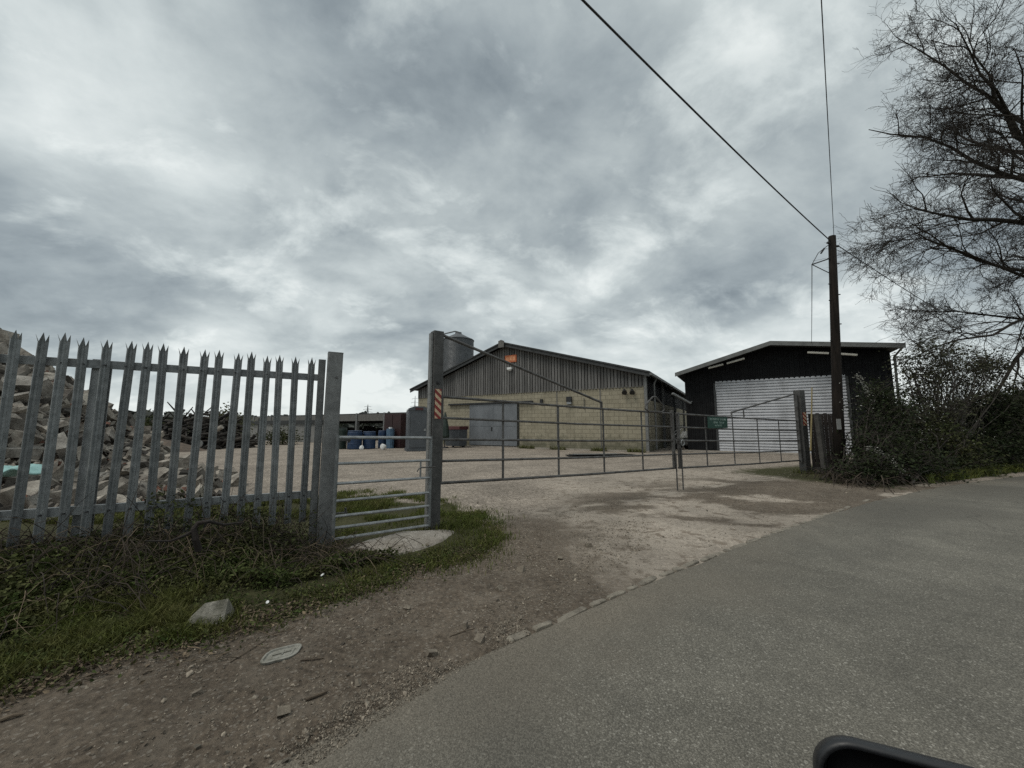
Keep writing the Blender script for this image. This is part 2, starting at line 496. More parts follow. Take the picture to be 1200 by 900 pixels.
# asphalt
def asphalt():
    m, nt, b = nodes('worn_asphalt')
    vec = coords(nt)
    vo = N(nt, 'ShaderNodeTexVoronoi'); vo.inputs['Scale'].default_value = 160; nt.links.new(vec, vo.inputs['Vector'])
    vo2 = N(nt, 'ShaderNodeTexVoronoi'); vo2.inputs['Scale'].default_value = 130; nt.links.new(vec, vo2.inputs['Vector'])
    sep = nt.nodes.new('ShaderNodeSeparateColor'); nt.links.new(vo.outputs['Color'], sep.inputs[0])
    c = mixc(nt, maprange(nt, sep.outputs[0], 0.25, 0.9), (0.135, 0.127, 0.106), (0.225, 0.211, 0.178))
    c = mixc(nt, maprange(nt, vo.outputs['Distance'], 0.35, 0.75, 0, 0.7), c, (0.068, 0.063, 0.053))
    sp = nt.nodes.new('ShaderNodeSeparateColor'); nt.links.new(vo2.outputs['Color'], sp.inputs[0])
    c = mixc(nt, maprange(nt, sp.outputs[1], 0.93, 0.98, 0, 0.55), c, (0.42, 0.4, 0.35))
    big = noise(nt, vec, 0.45, 6, 0.62, 0.6)
    c = mixc(nt, 1.0, c, maprange(nt, big, 0.28, 0.72, 0.72, 1.2), 'MULTIPLY')
    mid = noise(nt, vec, 3.2, 6, 0.7)
    c = mixc(nt, 1.0, c, maprange(nt, mid, 0.3, 0.7, 0.83, 1.16), 'MULTIPLY')
    at_ = nt.nodes.new('ShaderNodeAttribute'); at_.attribute_name = 'dusty'
    c = mixc(nt, at_.outputs['Fac'], c, mixc(nt, sep.outputs[1], (0.10, 0.085, 0.065), (0.23, 0.2, 0.16)))
    at2 = nt.nodes.new('ShaderNodeAttribute'); at2.attribute_name = 'darker_asphalt'
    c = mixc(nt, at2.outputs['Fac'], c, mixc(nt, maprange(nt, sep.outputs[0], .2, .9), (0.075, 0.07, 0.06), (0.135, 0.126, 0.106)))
    tk = nt.nodes.new('ShaderNodeAttribute'); tk.attribute_name = 'polished'
    c = mixc(nt, 1.0, c, maprange(nt, tk.outputs['Fac'], 0, 1, 1.0, 1.16), 'MULTIPLY')
    # old oil drips and damp marks
    ov = N(nt, 'ShaderNodeTexVoronoi'); ov.inputs['Scale'].default_value = 0.9; nt.links.new(vec, ov.inputs['Vector'])
    od = mth(nt, 'ADD', ov.outputs['Distance'], mth(nt, 'MULTIPLY', mth(nt, 'SUBTRACT', noise(nt, vec, 9, 4), 0.5), 0.12))
    c = mixc(nt, maprange(nt, od, 0.03, 0.075, 0.55, 0.0), c, (0.045, 0.042, 0.038))
    # hairline cracks, broken up by noise
    cv = N(nt, 'ShaderNodeTexVoronoi'); cv.feature = 'DISTANCE_TO_EDGE'; cv.inputs['Scale'].default_value = 0.55
    wv_ = nt.nodes.new('ShaderNodeVectorMath'); wv_.operation = 'ADD'; nt.links.new(vec, wv_.inputs[0])
    nz = N(nt, 'ShaderNodeTexNoise'); nz.inputs['Scale'].default_value = 2.5; nz.inputs['Detail'].default_value = 5; nt.links.new(vec, nz.inputs['Vector'])
    vs_ = nt.nodes.new('ShaderNodeVectorMath'); vs_.operation = 'SCALE'; vs_.inputs[3].default_value = 0.5; nt.links.new(nz.outputs['Color'], vs_.inputs[0]); nt.links.new(vs_.outputs[0], wv_.inputs[1])
    nt.links.new(wv_.outputs[0], cv.inputs['Vector'])
    ck = mth(nt, 'MULTIPLY', maprange(nt, cv.outputs['Distance'], 0.0, 0.009, 0.5, 0.0), maprange(nt, big, 0.48, 0.6))
    c = mixc(nt, ck, c, (0.04, 0.037, 0.032))
    setc(nt, b, c)
    nt.links.new(maprange(nt, mid, 0.3, 0.7, 0.78, 0.95), b.inputs['Roughness'])
    b.inputs['Specular IOR Level'].default_value = 0.3
    h = mth(nt, 'ADD', mth(nt, 'MULTIPLY', vo.outputs['Distance'], -1.0), mth(nt, 'MULTIPLY', noise(nt, vec, 160, 3), 0.5))
    bump(nt, b, h, 0.55, 0.008)
    return m


M['asphalt'] = asphalt()


def groundmat():
    m, nt, b = nodes('yard_gravel_and_soil')
    vec = coords(nt)
    def A(n):
        a = nt.nodes.new('ShaderNodeAttribute'); a.attribute_name = n
        return a.outputs['Fac']
    vo = N(nt, 'ShaderNodeTexVoronoi'); vo.inputs['Scale'].default_value = 34; nt.links.new(vec, vo.inputs['Vector'])
    sep = nt.nodes.new('ShaderNodeSeparateColor'); nt.links.new(vo.outputs['Color'], sep.inputs[0])
    vo2 = N(nt, 'ShaderNodeTexVoronoi'); vo2.inputs['Scale'].default_value = 85; nt.links.new(vec, vo2.inputs['Vector'])
    sep2 = nt.nodes.new('ShaderNodeSeparateColor'); nt.links.new(vo2.outputs['Color'], sep2.inputs[0])
    n1 = noise(nt, vec, 0.7, 8, 0.62, 0.4)
    n2 = noise(nt, vec, 4.5, 8, 0.7, 0.3)
    n3 = noise(nt, vec, 26, 6, 0.7)
    # gravel yard
    gv = mixc(nt, maprange(nt, sep.outputs[0], 0.1, 0.9), (0.19, 0.162, 0.134), (0.43, 0.372, 0.312))
    gv = mixc(nt, maprange(nt, n2, 0.38, 0.66, 0, 0.55), gv, (0.17, 0.145, 0.118))
    # pale compacted dust / old concrete
    pl = mixc(nt, maprange(nt, n3, 0.3, 0.7), (0.27, 0.234, 0.195), (0.45, 0.393, 0.328))
    pl = mixc(nt, maprange(nt, n2, 0.53, 0.60, 0, 0.75), pl, (0.15, 0.117, 0.088))
    # brown verge dirt
    dr = mixc(nt, maprange(nt, n3, 0.3, 0.7), (0.042, 0.033, 0.025), (0.185, 0.148, 0.112))
    dr = mixc(nt, maprange(nt, n2, 0.45, 0.7, 0, 0.6), dr, (0.215, 0.185, 0.15))
    dr = mixc(nt, maprange(nt, sep2.outputs[0], 0.9, 0.96, 0, 0.6), dr, (0.29, 0.26, 0.22))
    # soil with moss under plants
    gr = mixc(nt, maprange(nt, n3, 0.3, 0.7), (0.03, 0.031, 0.014), (0.078, 0.076, 0.034))
    fl = mixc(nt, maprange(nt, n1, 0.3, 0.7), (0.055, 0.07, 0.025), (0.09, 0.10, 0.04))
    def brk(a, amp):
        t_ = mth(nt, 'ADD', a, mth(nt, 'MULTIPLY', mth(nt, 'SUBTRACT', mth(nt, 'ADD', mth(nt, 'MULTIPLY', n2, .6), mth(nt, 'MULTIPLY', n3, .4)), 0.5), amp))
        return maprange(nt, t_, 0.25, 0.75)
    c = mixc(nt, brk(A('pale'), 1.6), gv, pl)
    c = mixc(nt, mth(nt, 'MULTIPLY', brk(A('dirt'), 2.2), .95), c, dr)
    c = mixc(nt, brk(A('mossy'), 1.6), c, gr)
    c = mixc(nt, A('field'), c, fl)
    c = mixc(nt, 1.0, c, maprange(nt, n1, 0.3, 0.7, 0.70, 1.18), 'MULTIPLY')
    setc(nt, b, c)
    b.inputs['Roughness'].default_value = 0.97
    b.inputs['Specular IOR Level'].default_value = 0.2
    h = mth(nt, 'ADD', mth(nt, 'MULTIPLY', n3, 1.0), mth(nt, 'MULTIPLY', vo.outputs['Distance'], -0.35))
    bump(nt, b, h, 0.9, 0.03)
    return m


M['ground'] = groundmat()

# ------------------------------------------------------------------ world: overcast sky
SUN_EL, SUN_AZ = R(58), R(-120)      # azimuth measured from +Y towards +X
w = bpy.data.worlds.new("World"); scene.world = w
w.use_nodes = True
nt = w.node_tree
for n_ in list(nt.nodes): nt.nodes.remove(n_)
out = nt.nodes.new('ShaderNodeOutputWorld')
sky = nt.nodes.new('ShaderNodeTexSky'); sky.sky_type = 'NISHITA'; sky.sun_disc = False
sky.sun_elevation = SUN_EL; sky.sun_rotation = SUN_AZ
bg1 = nt.nodes.new('ShaderNodeBackground'); bg1.inputs[1].default_value = 0.1
nt.links.new(sky.outputs[0], bg1.inputs[0])
tc = nt.nodes.new('ShaderNodeTexCoord')
sp = nt.nodes.new('ShaderNodeSeparateXYZ'); nt.links.new(tc.outputs['Generated'], sp.inputs[0])
zz = mth(nt, 'ADD', mth(nt, 'MAXIMUM', sp.outputs[2], 0.0), 0.42)
cb = nt.nodes.new('ShaderNodeCombineXYZ')
nt.links.new(mth(nt, 'DIVIDE', sp.outputs[0], zz), cb.inputs[0])
nt.links.new(mth(nt, 'DIVIDE', sp.outputs[1], zz), cb.inputs[1])
cb.inputs[2].default_value = 3.7
mp = nt.nodes.new('ShaderNodeMapping'); mp.inputs['Rotation'].default_value = (0, 0, R(-25)); mp.inputs['Scale'].default_value = (1.25, 1.5, 1)
mp.inputs['Location'].default_value = (20, 3, 0)
nt.links.new(cb.outputs[0], mp.inputs[0])
na = noise(nt, mp.outputs[0], 0.75, 9, 0.52, 0.2)
nb_ = noise(nt, mp.outputs[0], 2.3, 9, 0.56, 0.25)
nc = noise(nt, mp.outputs[0], 6.5, 8, 0.6, 0.15)
f = mth(nt, 'ADD', mth(nt, 'ADD', mth(nt, 'MULTIPLY', na, 0.64), mth(nt, 'MULTIPLY', nb_, 0.33)), mth(nt, 'MULTIPLY', nc, 0.07))
# thinner, brighter cloud towards the horizon
hz_ = maprange(nt, sp.outputs[2], 0.0, 0.30, 0.062, 0.004)
f = mth(nt, 'ADD', f, hz_)
# brighter breaks with crisper edges
mp2 = nt.nodes.new('ShaderNodeMapping'); mp2.inputs['Location'].default_value = (7.3, 1.9, 4.0); nt.links.new(mp.outputs[0], mp2.inputs[0])
gp_ = maprange(nt, noise(nt, mp2.outputs[0], 2.6, 10, 0.6, 0.3), 0.52, 0.66, 0.0, 0.085)
f = mth(nt, 'ADD', f, gp_)
f = mth(nt, 'ADD', f, 0.016)
rp = nt.nodes.new('ShaderNodeValToRGB')
nt.links.new(f, rp.inputs[0])
cr = rp.color_ramp
cr.elements[0].position = 0.40; cr.elements[0].color = (0.22, 0.262, 0.288, 1)
cr.elements[1].position = 0.66; cr.elements[1].color = (0.85, 0.90, 0.885, 1)
e = cr.elements.new(0.465); e.color = (0.35, 0.402, 0.423, 1)
e = cr.elements.new(0.525); e.color = (0.49, 0.547, 0.556, 1)
e = cr.elements.new(0.575); e.color = (0.63, 0.69, 0.69, 1)
bg2 = nt.nodes.new('ShaderNodeBackground'); bg2.inputs[1].default_value = 1.0
nt.links.new(rp.outputs[0], bg2.inputs[0])
mx = nt.nodes.new('ShaderNodeMixShader'); mx.inputs[0].default_value = 0.94
nt.links.new(bg1.outputs[0], mx.inputs[1]); nt.links.new(bg2.outputs[0], mx.inputs[2])
nt.links.new(mx.outputs[0], out.inputs[0])

sl = bpy.data.lights.new('sun', 'SUN'); sl.energy = 1.5; sl.angle = R(30); sl.color = (1, 0.95, 0.86)
so = bpy.data.objects.new('sun', sl); COL.objects.link(so)
sd = Vector((sin(SUN_AZ) * cos(SUN_EL), cos(SUN_AZ) * cos(SUN_EL), sin(SUN_EL)))
so.rotation_euler = sd.to_track_quat('Z', 'Y').to_euler()
so.location = sd * 50

# ------------------------------------------------------------------ ground
EDGE = [(-14, -8.5), (-6, -2.4), (-2.6, 0.25), (-0.89, 1.62), (0.0, 2.41), (2.9, 4.55), (5.83, 6.44), (9.4, 8.35), (13.6, 10.1), (19, 11.9), (26, 13.6), (60, 19)]
FA, FB = Vector((-4.01, 2.99)), Vector((-2.16, 4.0))       # first and last pale of the fence
FD = (FB - FA).normalized(); FN = Vector((FD.y, -FD.x))     # normal towards the camera


def gpl(l): return [tuple(gp(*p)[:2]) for p in l]


VEG = gpl([(-200, 900), (-60, 838), (0, 818), (130, 772), (280, 744), (345, 714), (420, 694), (500, 666), (560, 652), (580, 630), (565, 604), (520, 588)]) + [(-1.0, 6.2), (-3.4, 6.8), (-7.5, 5.2), (-9, 3.0)]
FOOT_C = gp(472, 636)


def height(x, y):
    x = np.asarray(x, float); y = np.asarray(y, float)
    df = (x - FA.x) * FN.x + (y - FA.y) * FN.y
    sf = (x - FA.x) * FD.x + (y - FA.y) * FD.y
    front = 0.27 * sst(1.05, 0.15, df) * (df >= 0)
    back = (0.27 - 0.13 * sst(0, -0.9, df) - 0.14 * sst(-1, -3.5, df)) * (df < 0)
    h = (front + back) * sst(2.25, 1.5, sf)
    dr = pline_dist(x, y, EDGE)
    near = sst(40, 15, np.hypot(x, y))
    rough = 0.05 * fbm(x, y, 0.9, 4, 3) + 0.035 * fbm(x, y, 6, 3, 11) * sst(3.5, 1.0, dr)
    h = h + rough * near
    h = np.where(dr < 0.25, np.minimum(h, 0.3), h)
    e = sst(0.0, 0.6, dr + 0.25 * fbm(x, y, 3, 3, 5))
    h = h * e + (0.003 + 0.012 * fbm(x, y, 8, 3, 9)) * (1 - e) - 0.05 * sst(0.1, -0.35, dr) - 0.02 * sst(-0.3, -0.8, dr)
    # rise of the land far off to the left
    return h + 0.25 * sst(60, 200, y)


def axis(lo, hi, step, far):
    a = [lo]
    s = step
    c = np.arange(lo, hi, step)
    left = []; p = lo; s = step
    while p > -far: s *= 1.17; p -= s; left.append(p)
    right = []; p = c[-1]; s = step
    while p < far: s *= 1.17; p += s; right.append(p)
    return np.concatenate([left[::-1], c, right])


gx = axis(-4.6, 9.0, 0.045, 900); gy = axis(0.6, 8.5, 0.045, 900)
X, Y = np.meshgrid(gx, gy)
Z = height(X, Y)
nx, ny = len(gx), len(gy)
idx = np.arange(nx * ny).reshape(ny, nx)
F = np.stack([idx[:-1, :-1], idx[:-1, 1:], idx[1:, 1:], idx[1:, :-1]], -1).reshape(-1, 4)
ground = nmesh('ground', np.stack([X, Y, Z], -1).reshape(-1, 3), F, M['ground'], smooth=True)
tag(ground, kind='structure')


def fattr(o, name, a):
    t = o.data.attributes.new(name, 'FLOAT', 'POINT')
    t.data.foreach_set('value', np.clip(a, 0, 1).astype(np.float32).ravel())


veg = sum(inpoly(X + 0.5 * fbm(X, Y, 1.5, 4, 21) + .22 * fbm(X, Y, 9, 3, 100 + q), Y + 0.5 * fbm(X, Y, 1.5, 4, 33) + .3 * fbm(X, Y, 9, 3, 200 + q) + .03 * (q - 3), VEG).astype(float) for q in range(7)) / 7
dr = pline_dist(X, Y, EDGE)
# the right-hand verge under the hedge
dv = dr + 1.2 * fbm(X, Y, 1.2, 4, 8)
rv = sst(7.0, 8.6, X + 0.55 * (Y - 8) + 1.5 * fbm(X, Y, 1, 3, 2)) * sst(0.25, 0.5, dv) * sst(4.5, 3.2, dr)
veg = np.maximum(veg, rv * (Y < 14))
# brown dirt strip along the road and the track edge
along = X * 0.8 + Y * 0.6
dirt = sst(1.9, 1.0, dr - 1.1 * sst(2.0, -2.0, X) + 1.6 * fbm(X, Y, 0.8, 5, 40)) * sst(2.1, 0.1, X + 1.2 * fbm(X, Y, 1.1, 5, 6)) * 1.0
tr = gp(640, 615)
dirt = np.maximum(dirt, 0.7 * sst(1.1, 0.2, np.hypot((X - tr.x) / 0.9, (Y - tr.y) / 1.0) + 1.5 * fbm(X, Y, 1.3, 5, 77)))
mud = 1.0 * sst(-0.03, 0.15, fbm(X * .8, Y * 1.5, 0.85, 6, 61) + 0.03) * sst(5.0, 1.5, dr) * sst(0.0, 1.5, X) * sst(12, 9, X)
rmud = 0.9 * sst(1.6, 0.2, np.hypot((X - 7.2) / 2.2, (Y - 8.6) / 0.9) + 1.2 * fbm(X, Y, 1.1, 4, 91))
dirt = np.maximum(np.maximum(dirt, mud), rmud)
pale = sst(-0.5, 0.5, (X - 0.0) * 0.75 - (Y - 5.0) * 0.12 + 1.4 * fbm(X, Y, 0.7, 5, 14)) * sst(14, 9, Y) * sst(10.5, 8.8, X)
pale = np.maximum(pale * (0.72 + 0.9 * fbm(X, Y, 1.8, 4, 50)), 0)
field = sst(26, 40, -X + Y * 0.0) * 1.0
field = np.maximum(field, sst(55, 70, Y)); field = np.maximum(field, sst(26, 34, X)); field = np.maximum(field, sst(-4, -8, dr))
fattr(ground, 'mossy', veg); fattr(ground, 'dirt', dirt); fattr(ground, 'pale', pale); fattr(ground, 'field', field)

# road: one cambered sheet with a broken left edge
cent = []
S = []
for a, b_ in zip(EDGE[:-1], EDGE[1:]):
    L = math.hypot(b_[0] - a[0], b_[1] - a[1]); n_ = max(2, int(L / 0.12)) if -7 < a[0] < 13 else max(2, int(L / 0.6))
    for k in range(n_): cent.append((a[0] + (b_[0] - a[0]) * k / n_, a[1] + (b_[1] - a[1]) * k / n_))
cent.append(EDGE[-1]); cent = np.array(cent)
for _ in range(30): cent[1:-1] = (cent[:-2] + cent[2:] + 2 * cent[1:-1]) / 4
tg = np.gradient(cent, axis=0); tg /= np.linalg.norm(tg, axis=1)[:, None]
nr = np.stack([tg[:, 1], -tg[:, 0]], 1)
ws = np.concatenate([[-0.12], np.linspace(0, 0.6, 8), np.linspace(0.8, 5.0, 16)])
edge_j = 0.10 * fbm(cent[:, 0], cent[:, 1], 2.2, 5, 71) + 0.03
RV = []
for wv in ws:
    k = np.clip(1 - wv / 0.5, 0, 1)
    p = cent + nr * (wv + edge_j * k)[:, None]
    z = 0.006 + 0.014 * np.sin(np.clip(wv, 0, 5) / 5 * pi) + 0.006 * fbm(p[:, 0], p[:, 1], 0.8, 3, 12) - (0.05 if wv < 0 else 0)
    RV.append(np.stack([p[:, 0], p[:, 1], z], 1))
RV = np.stack(RV, 0)
a_, b2 = RV.shape[:2]
idx = np.arange(a_ * b2).reshape(a_, b2)
F = np.stack([idx[:-1, :-1], idx[1:, :-1], idx[1:, 1:], idx[:-1, 1:]], -1).reshape(-1, 4)
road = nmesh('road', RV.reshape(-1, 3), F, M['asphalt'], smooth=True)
tag(road, kind='structure')
rx, ry = RV[..., 0], RV[..., 1]
wd = np.repeat(ws[:, None], b2, 1)
dus = sst(0.75, 0.0, wd + 0.9 * fbm(rx, ry, 1.6, 5, 31)) * (0.45 + 0.55 * sst(2.2, 0.0, rx))
fattr(road, 'dusty', dus * 0.85)
dark_mix = sst(0.05, 0.3, fbm(rx, ry, 0.5, 4, 88) + 0.34 * sst(2, 8, rx) - 0.1) * 0.85  # road colour darker in noisy patches and increasingly towards the right
trk = np.exp(-((wd - 1.15) / .35) ** 2) + np.exp(-((wd - 2.75) / .4) ** 2)
fattr(road, 'polished', trk * (.6 + .8 * fbm(rx, ry, .6, 4, 19)))
fattr(road, 'darker_asphalt', dark_mix)

# ------------------------------------------------------------------ rock helpers
def ico(sub):
    import bmesh
    bm = bmesh.new(); bmesh.ops.create_icosphere(bm, subdivisions=sub, radius=1)
    v = np.array([p.co[:] for p in bm.verts]); f = np.array([[q.index for q in p.verts] for p in bm.faces])
    bm.free(); return v, f


I1, I2, I3 = ico(1), ico(2), ico(3)


def rot_rand(r, flat=1.0):
    q = r.normal(size=4); q[1:3] *= flat; q /= np.linalg.norm(q)
    w_, x, y, z = q
    return np.array([[1 - 2 * (y * y + z * z), 2 * (x * y - z * w_), 2 * (x * z + y * w_)],
                     [2 * (x * y + z * w_), 1 - 2 * (x * x + z * z), 2 * (y * z - x * w_)],
                     [2 * (x * z - y * w_), 2 * (y * z + x * w_), 1 - 2 * (x * x + y * y)]])


def rock(r, base=I2, planes=9, lo=0.45, hi=0.8):
    v = base[0].copy() * 1.1
    for _ in range(planes):
        n = r.normal(size=3); n /= np.linalg.norm(n); d = r.uniform(lo, hi)
        s = v @ n
        v = v - np.maximum(0, s - d)[:, None] * n
    return v


def hull(r, n, box=0.75):
    import bmesh
    bm = bmesh.new()
    for _ in range(n):
        p = r.normal(size=3); p /= np.linalg.norm(p)
        q = p / np.abs(p).max()
        p = (p * (1 - box) + q * box) * r.uniform(.75, 1.0)
        bm.verts.new(p)
    bmesh.ops.convex_hull(bm, input=bm.verts)
    for v in [v for v in bm.verts if not v.link_faces]: bm.verts.remove(v)
    bmesh.ops.triangulate(bm, faces=bm.faces)
    bm.verts.index_update()
    v = np.array([p.co[:] for p in bm.verts]); f = np.array([[q.index for q in p.verts] for p in bm.faces])
    bm.free(); return v, f


def shard(r):
    import bmesh
    bm = bmesh.new(); bmesh.ops.create_cube(bm, size=1.7)
    for v in bm.verts: v.co = v.co + Vector(r.normal(size=3)) * .13
    for _ in range(int(r.integers(1, 4))):
        n = Vector(r.normal(size=3)).normalized()
        bmesh.ops.bisect_plane(bm, geom=list(bm.verts) + list(bm.edges) + list(bm.faces), plane_co=n * r.uniform(.45, .85), plane_no=n, clear_outer=True)
        ed = [e for e in bm.edges if len(e.link_faces) == 1]
        if ed: bmesh.ops.contextual_create(bm, geom=ed)
    bmesh.ops.recalc_face_normals(bm, faces=bm.faces)
    bmesh.ops.triangulate(bm, faces=bm.faces)
    bm.verts.index_update()
    v = np.array([p.co[:] for p in bm.verts]); f = np.array([[q.index for q in p.verts] for p in bm.faces])
    bm.free(); return v, f


ROCKS = [shard(rng) for _ in range(40)]
PEBS = [hull(rng, 9, .3) for _ in range(30)]


def scatter_rocks(name, pts, sizes, lib, mt, flat=(0.6, 0.9), tilt=1.0, parent=None, smooth=False):
    V, Fs = [], []
    b = 0
    for p, s in zip(pts, sizes):
        v0, faces = lib[rng.integers(len(lib))]
        v = v0 * np.array([s * rng.uniform(0.75, 1.5), s * rng.uniform(0.6, 1.1), s * rng.uniform(*flat)])
        v = v @ rot_rand(rng, tilt).T + p
        V.append(v); Fs.append(faces + b); b += len(v)
    return nmesh(name, np.concatenate(V), np.concatenate(Fs), mt, parent, smooth)


def rand_in_poly(poly, n):
    P = np.array(poly); lo, hi = P.min(0), P.max(0)
    o = np.zeros((0, 2))
    while len(o) < n:
        q = rng.uniform(lo, hi, (n * 3, 2))
        q = q[inpoly(q[:, 0], q[:, 1], poly)]
        o = np.concatenate([o, q])
    return o[:n]


# loose gravel on the verge, the track edge and the yard
V1 = gpl([(-20, 900), (-20, 830), (130, 775), (290, 745), (420, 700), (520, 665), (590, 640), (650, 600), (760, 590), (760, 640), (600, 745), (520, 770), (340, 890), (330, 905)])
pa = rand_in_poly(V1, 16000)
k_ = vnoise(pa[:, 0] * 2.2, pa[:, 1] * 2.2, 5) + 0.3 * rng.random(len(pa)); pa = pa[k_ > 0.55]
V2 = gpl([(330, 880), (450, 790), (560, 740), (610, 720), (620, 745), (560, 775), (470, 830), (360, 905)])
pb = rand_in_poly(V2, 6500); k_ = vnoise(pb[:, 0] * 3.5, pb[:, 1] * 3.5, 25) + .5 * rng.random(len(pb)); pb = pb[k_ > .62]
V3 = gpl([(520, 575), (1010, 545), (1000, 590), (800, 665), (620, 735), (560, 700), (600, 640)])
pc = rand_in_poly(V3, 4200)
pp = np.concatenate([pa, pb, pc])
sz = np.concatenate([rng.lognormal(-5.55, 0.5, len(pa)), rng.lognormal(-5.75, 0.45, len(pb)), rng.lognormal(-5.2, 0.45, len(pc))])
sz = np.clip(sz, 0.002, 0.02)
ok = pline_dist(pp[:, 0], pp[:, 1], EDGE) > -0.35
pp, sz = pp[ok], sz[ok]
hz = height(pp[:, 0], pp[:, 1]); drp = pline_dist(pp[:, 0], pp[:, 1], EDGE)
hz = np.where(drp < 0.05, np.maximum(hz, 0.006), hz)
gravel = scatter_rocks('loose_gravel', np.stack([pp[:, 0], pp[:, 1], hz + sz * 0.25], 1), sz, PEBS, M['pebble'], tilt=0.4)
tag(gravel, 'loose gravel and small stones scattered on the dirt verge and track edge', 'gravel', kind='stuff')

# bigger loose stones, one object each
for i, (px, py, s) in enumerate([(332, 838, .028), (505, 768, .03), (610, 668, .04), (585, 690, .03), (545, 735, .03), (478, 712, .025),
                                 (420, 800, .022), (655, 655, .035), (690, 640, .04), (230, 812, .022), (500, 640, .03), (562, 752, .035)]):
    p = gp(px, py); p.z = float(height(p.x, p.y))
    v = ROCKS[i][0] * np.array([s * 1.0, s * .85, s * .6]) @ rot_rand(rng, .3).T + np.array(p) + np.array([0, 0, s * .3])
    o = nmesh('loose_stone', v, ROCKS[i][1], M['dirtstone'])
    tag(o, 'small pale stone lying loose on the brown verge dirt', 'stone', 'loose stones on the verge')

# ------------------------------------------------------------------ kerb setts
kp = [gp(592, 752), gp(680, 716), gp(760, 680), gp(850, 646), gp(930, 617), gp(1012, 588)]
kp = [Vector((p.x, p.y, 0)) for p in kp]
tot = [0]
for a, b_ in zip(kp[:-1], kp[1:]): tot.append(tot[-1] + (b_ - a).length)


def onk(s):
    for i in range(len(kp) - 1):
        if s <= tot[i + 1] or i == len(kp) - 2:
            t = (s - tot[i]) / (tot[i + 1] - tot[i])
            return kp[i].lerp(kp[i + 1], t), (kp[i + 1] - kp[i]).normalized()


s = 0.0
while s < tot[-1]:
    L = random.uniform(0.13, 0.36)
    if random.random() < (0.06 if s < 5.5 else 0.2):
        s += L; continue
    p, d = onk(s + L / 2)
    wd_ = random.uniform(0.055, 0.085)
    npt = 12; ring0 = []
    for q in range(npt):
        a = 2 * pi * (q + .5) / npt; cx_, sx_ = cos(a), sin(a)
        m_ = (abs(cx_) ** 5 + abs(sx_) ** 5) ** (-1 / 5)
        ring0.append((cx_ * m_ * L * .5 * random.uniform(.8, 1.0), sx_ * m_ * wd_ * .5 * random.uniform(.72, 1.05)))
    a = math.atan2(d.y, d.x) + random.uniform(-.07, .07); tx_, ty_ = random.uniform(-.05, .05), random.uniform(-.08, .05)
    zt = 0.009 + random.uniform(-.005, .005); vs = []
    for sc_, dz in ((1.02, -.08), (1.0, zt - .012), (.93, zt - .003), (.78, zt)):
        for (x, y) in ring0:
            x *= sc_; y *= sc_
            vs.append((p.x + x * cos(a) - y * sin(a), p.y + x * sin(a) + y * cos(a), dz + (x * tx_ + y * ty_) * (dz > 0) + random.uniform(-.0015, .0015)))
    mb = MB(); fs = [(l * npt + q, l * npt + (q + 1) % npt, (l + 1) * npt + (q + 1) % npt, (l + 1) * npt + q) for l in range(3) for q in range(npt)] + [tuple(3 * npt + q for q in range(npt))]
    mb.add(vs, fs); o = mb.build('kerb_stone', M['kerb'])
    tag(o, 'worn stone sett in the flush edging between yard and road', 'kerb stone', 'kerb stones along the road edge')
    s += L + random.uniform(0.0, 0.014)

# ------------------------------------------------------------------ palisade fence
fence = thing('palisade_fence', (FA.x, FA.y, 0.2), 'grey galvanised palisade fence with spiked pales standing along the overgrown bank', 'fence')
FD3 = Vector((FD.x, FD.y, 0)); FN3 = Vector((FN.x, FN.y, 0)); UP = Vector((0, 0, 1))
sp_ = (FB - FA).length / 16


def pale_mesh():
    prof = [(-.0315, 0.0), (-.019, .018), (-.007, .003), (.007, .003), (.019, .018), (.0315, 0.0)]
    vs = []; fs = []
    levels = [0.0, 0.8, 1.61, 1.63]
    th = 0.003
    for side in (0, 1):
        for z in levels:
            for x, y in prof: vs.append((x, y - th * side, z))
    n = len(prof); m_ = len(levels); off = n * m_
    for l in range(m_ - 1):
        for k in range(n - 1):
            a = l * n + k
            fs.append((a, a + n, a + n + 1, a + 1))
            fs.append((off + a, off + a + 1, off + a + n + 1, off + a + n))
        for k in (0, n - 1):
            a = l * n + k
            fs.append((a, off + a, off + a + n, a + n))
    # three spikes
    t = (m_ - 1) * n
    def spike(cols, apex):
        b = len(vs); vs.append(apex); vs.append((apex[0], apex[1] - th, apex[2]))
        for c0, c1 in zip(cols[:-1], cols[1:]):
            fs.append((t + c0, b, t + c1)); fs.append((off + t + c0, off + t + c1, b + 1))
        fs.append((t + cols[0], off + t + cols[0], b + 1, b)); fs.append((t + cols[-1], b, b + 1, off + t + cols[-1]))
    spike([0, 1], (-.038, .024, 1.687)); spike([1, 2, 3, 4], (0, .012, 1.708)); spike([4, 5], (.038, .024, 1.687))
    return vs, fs


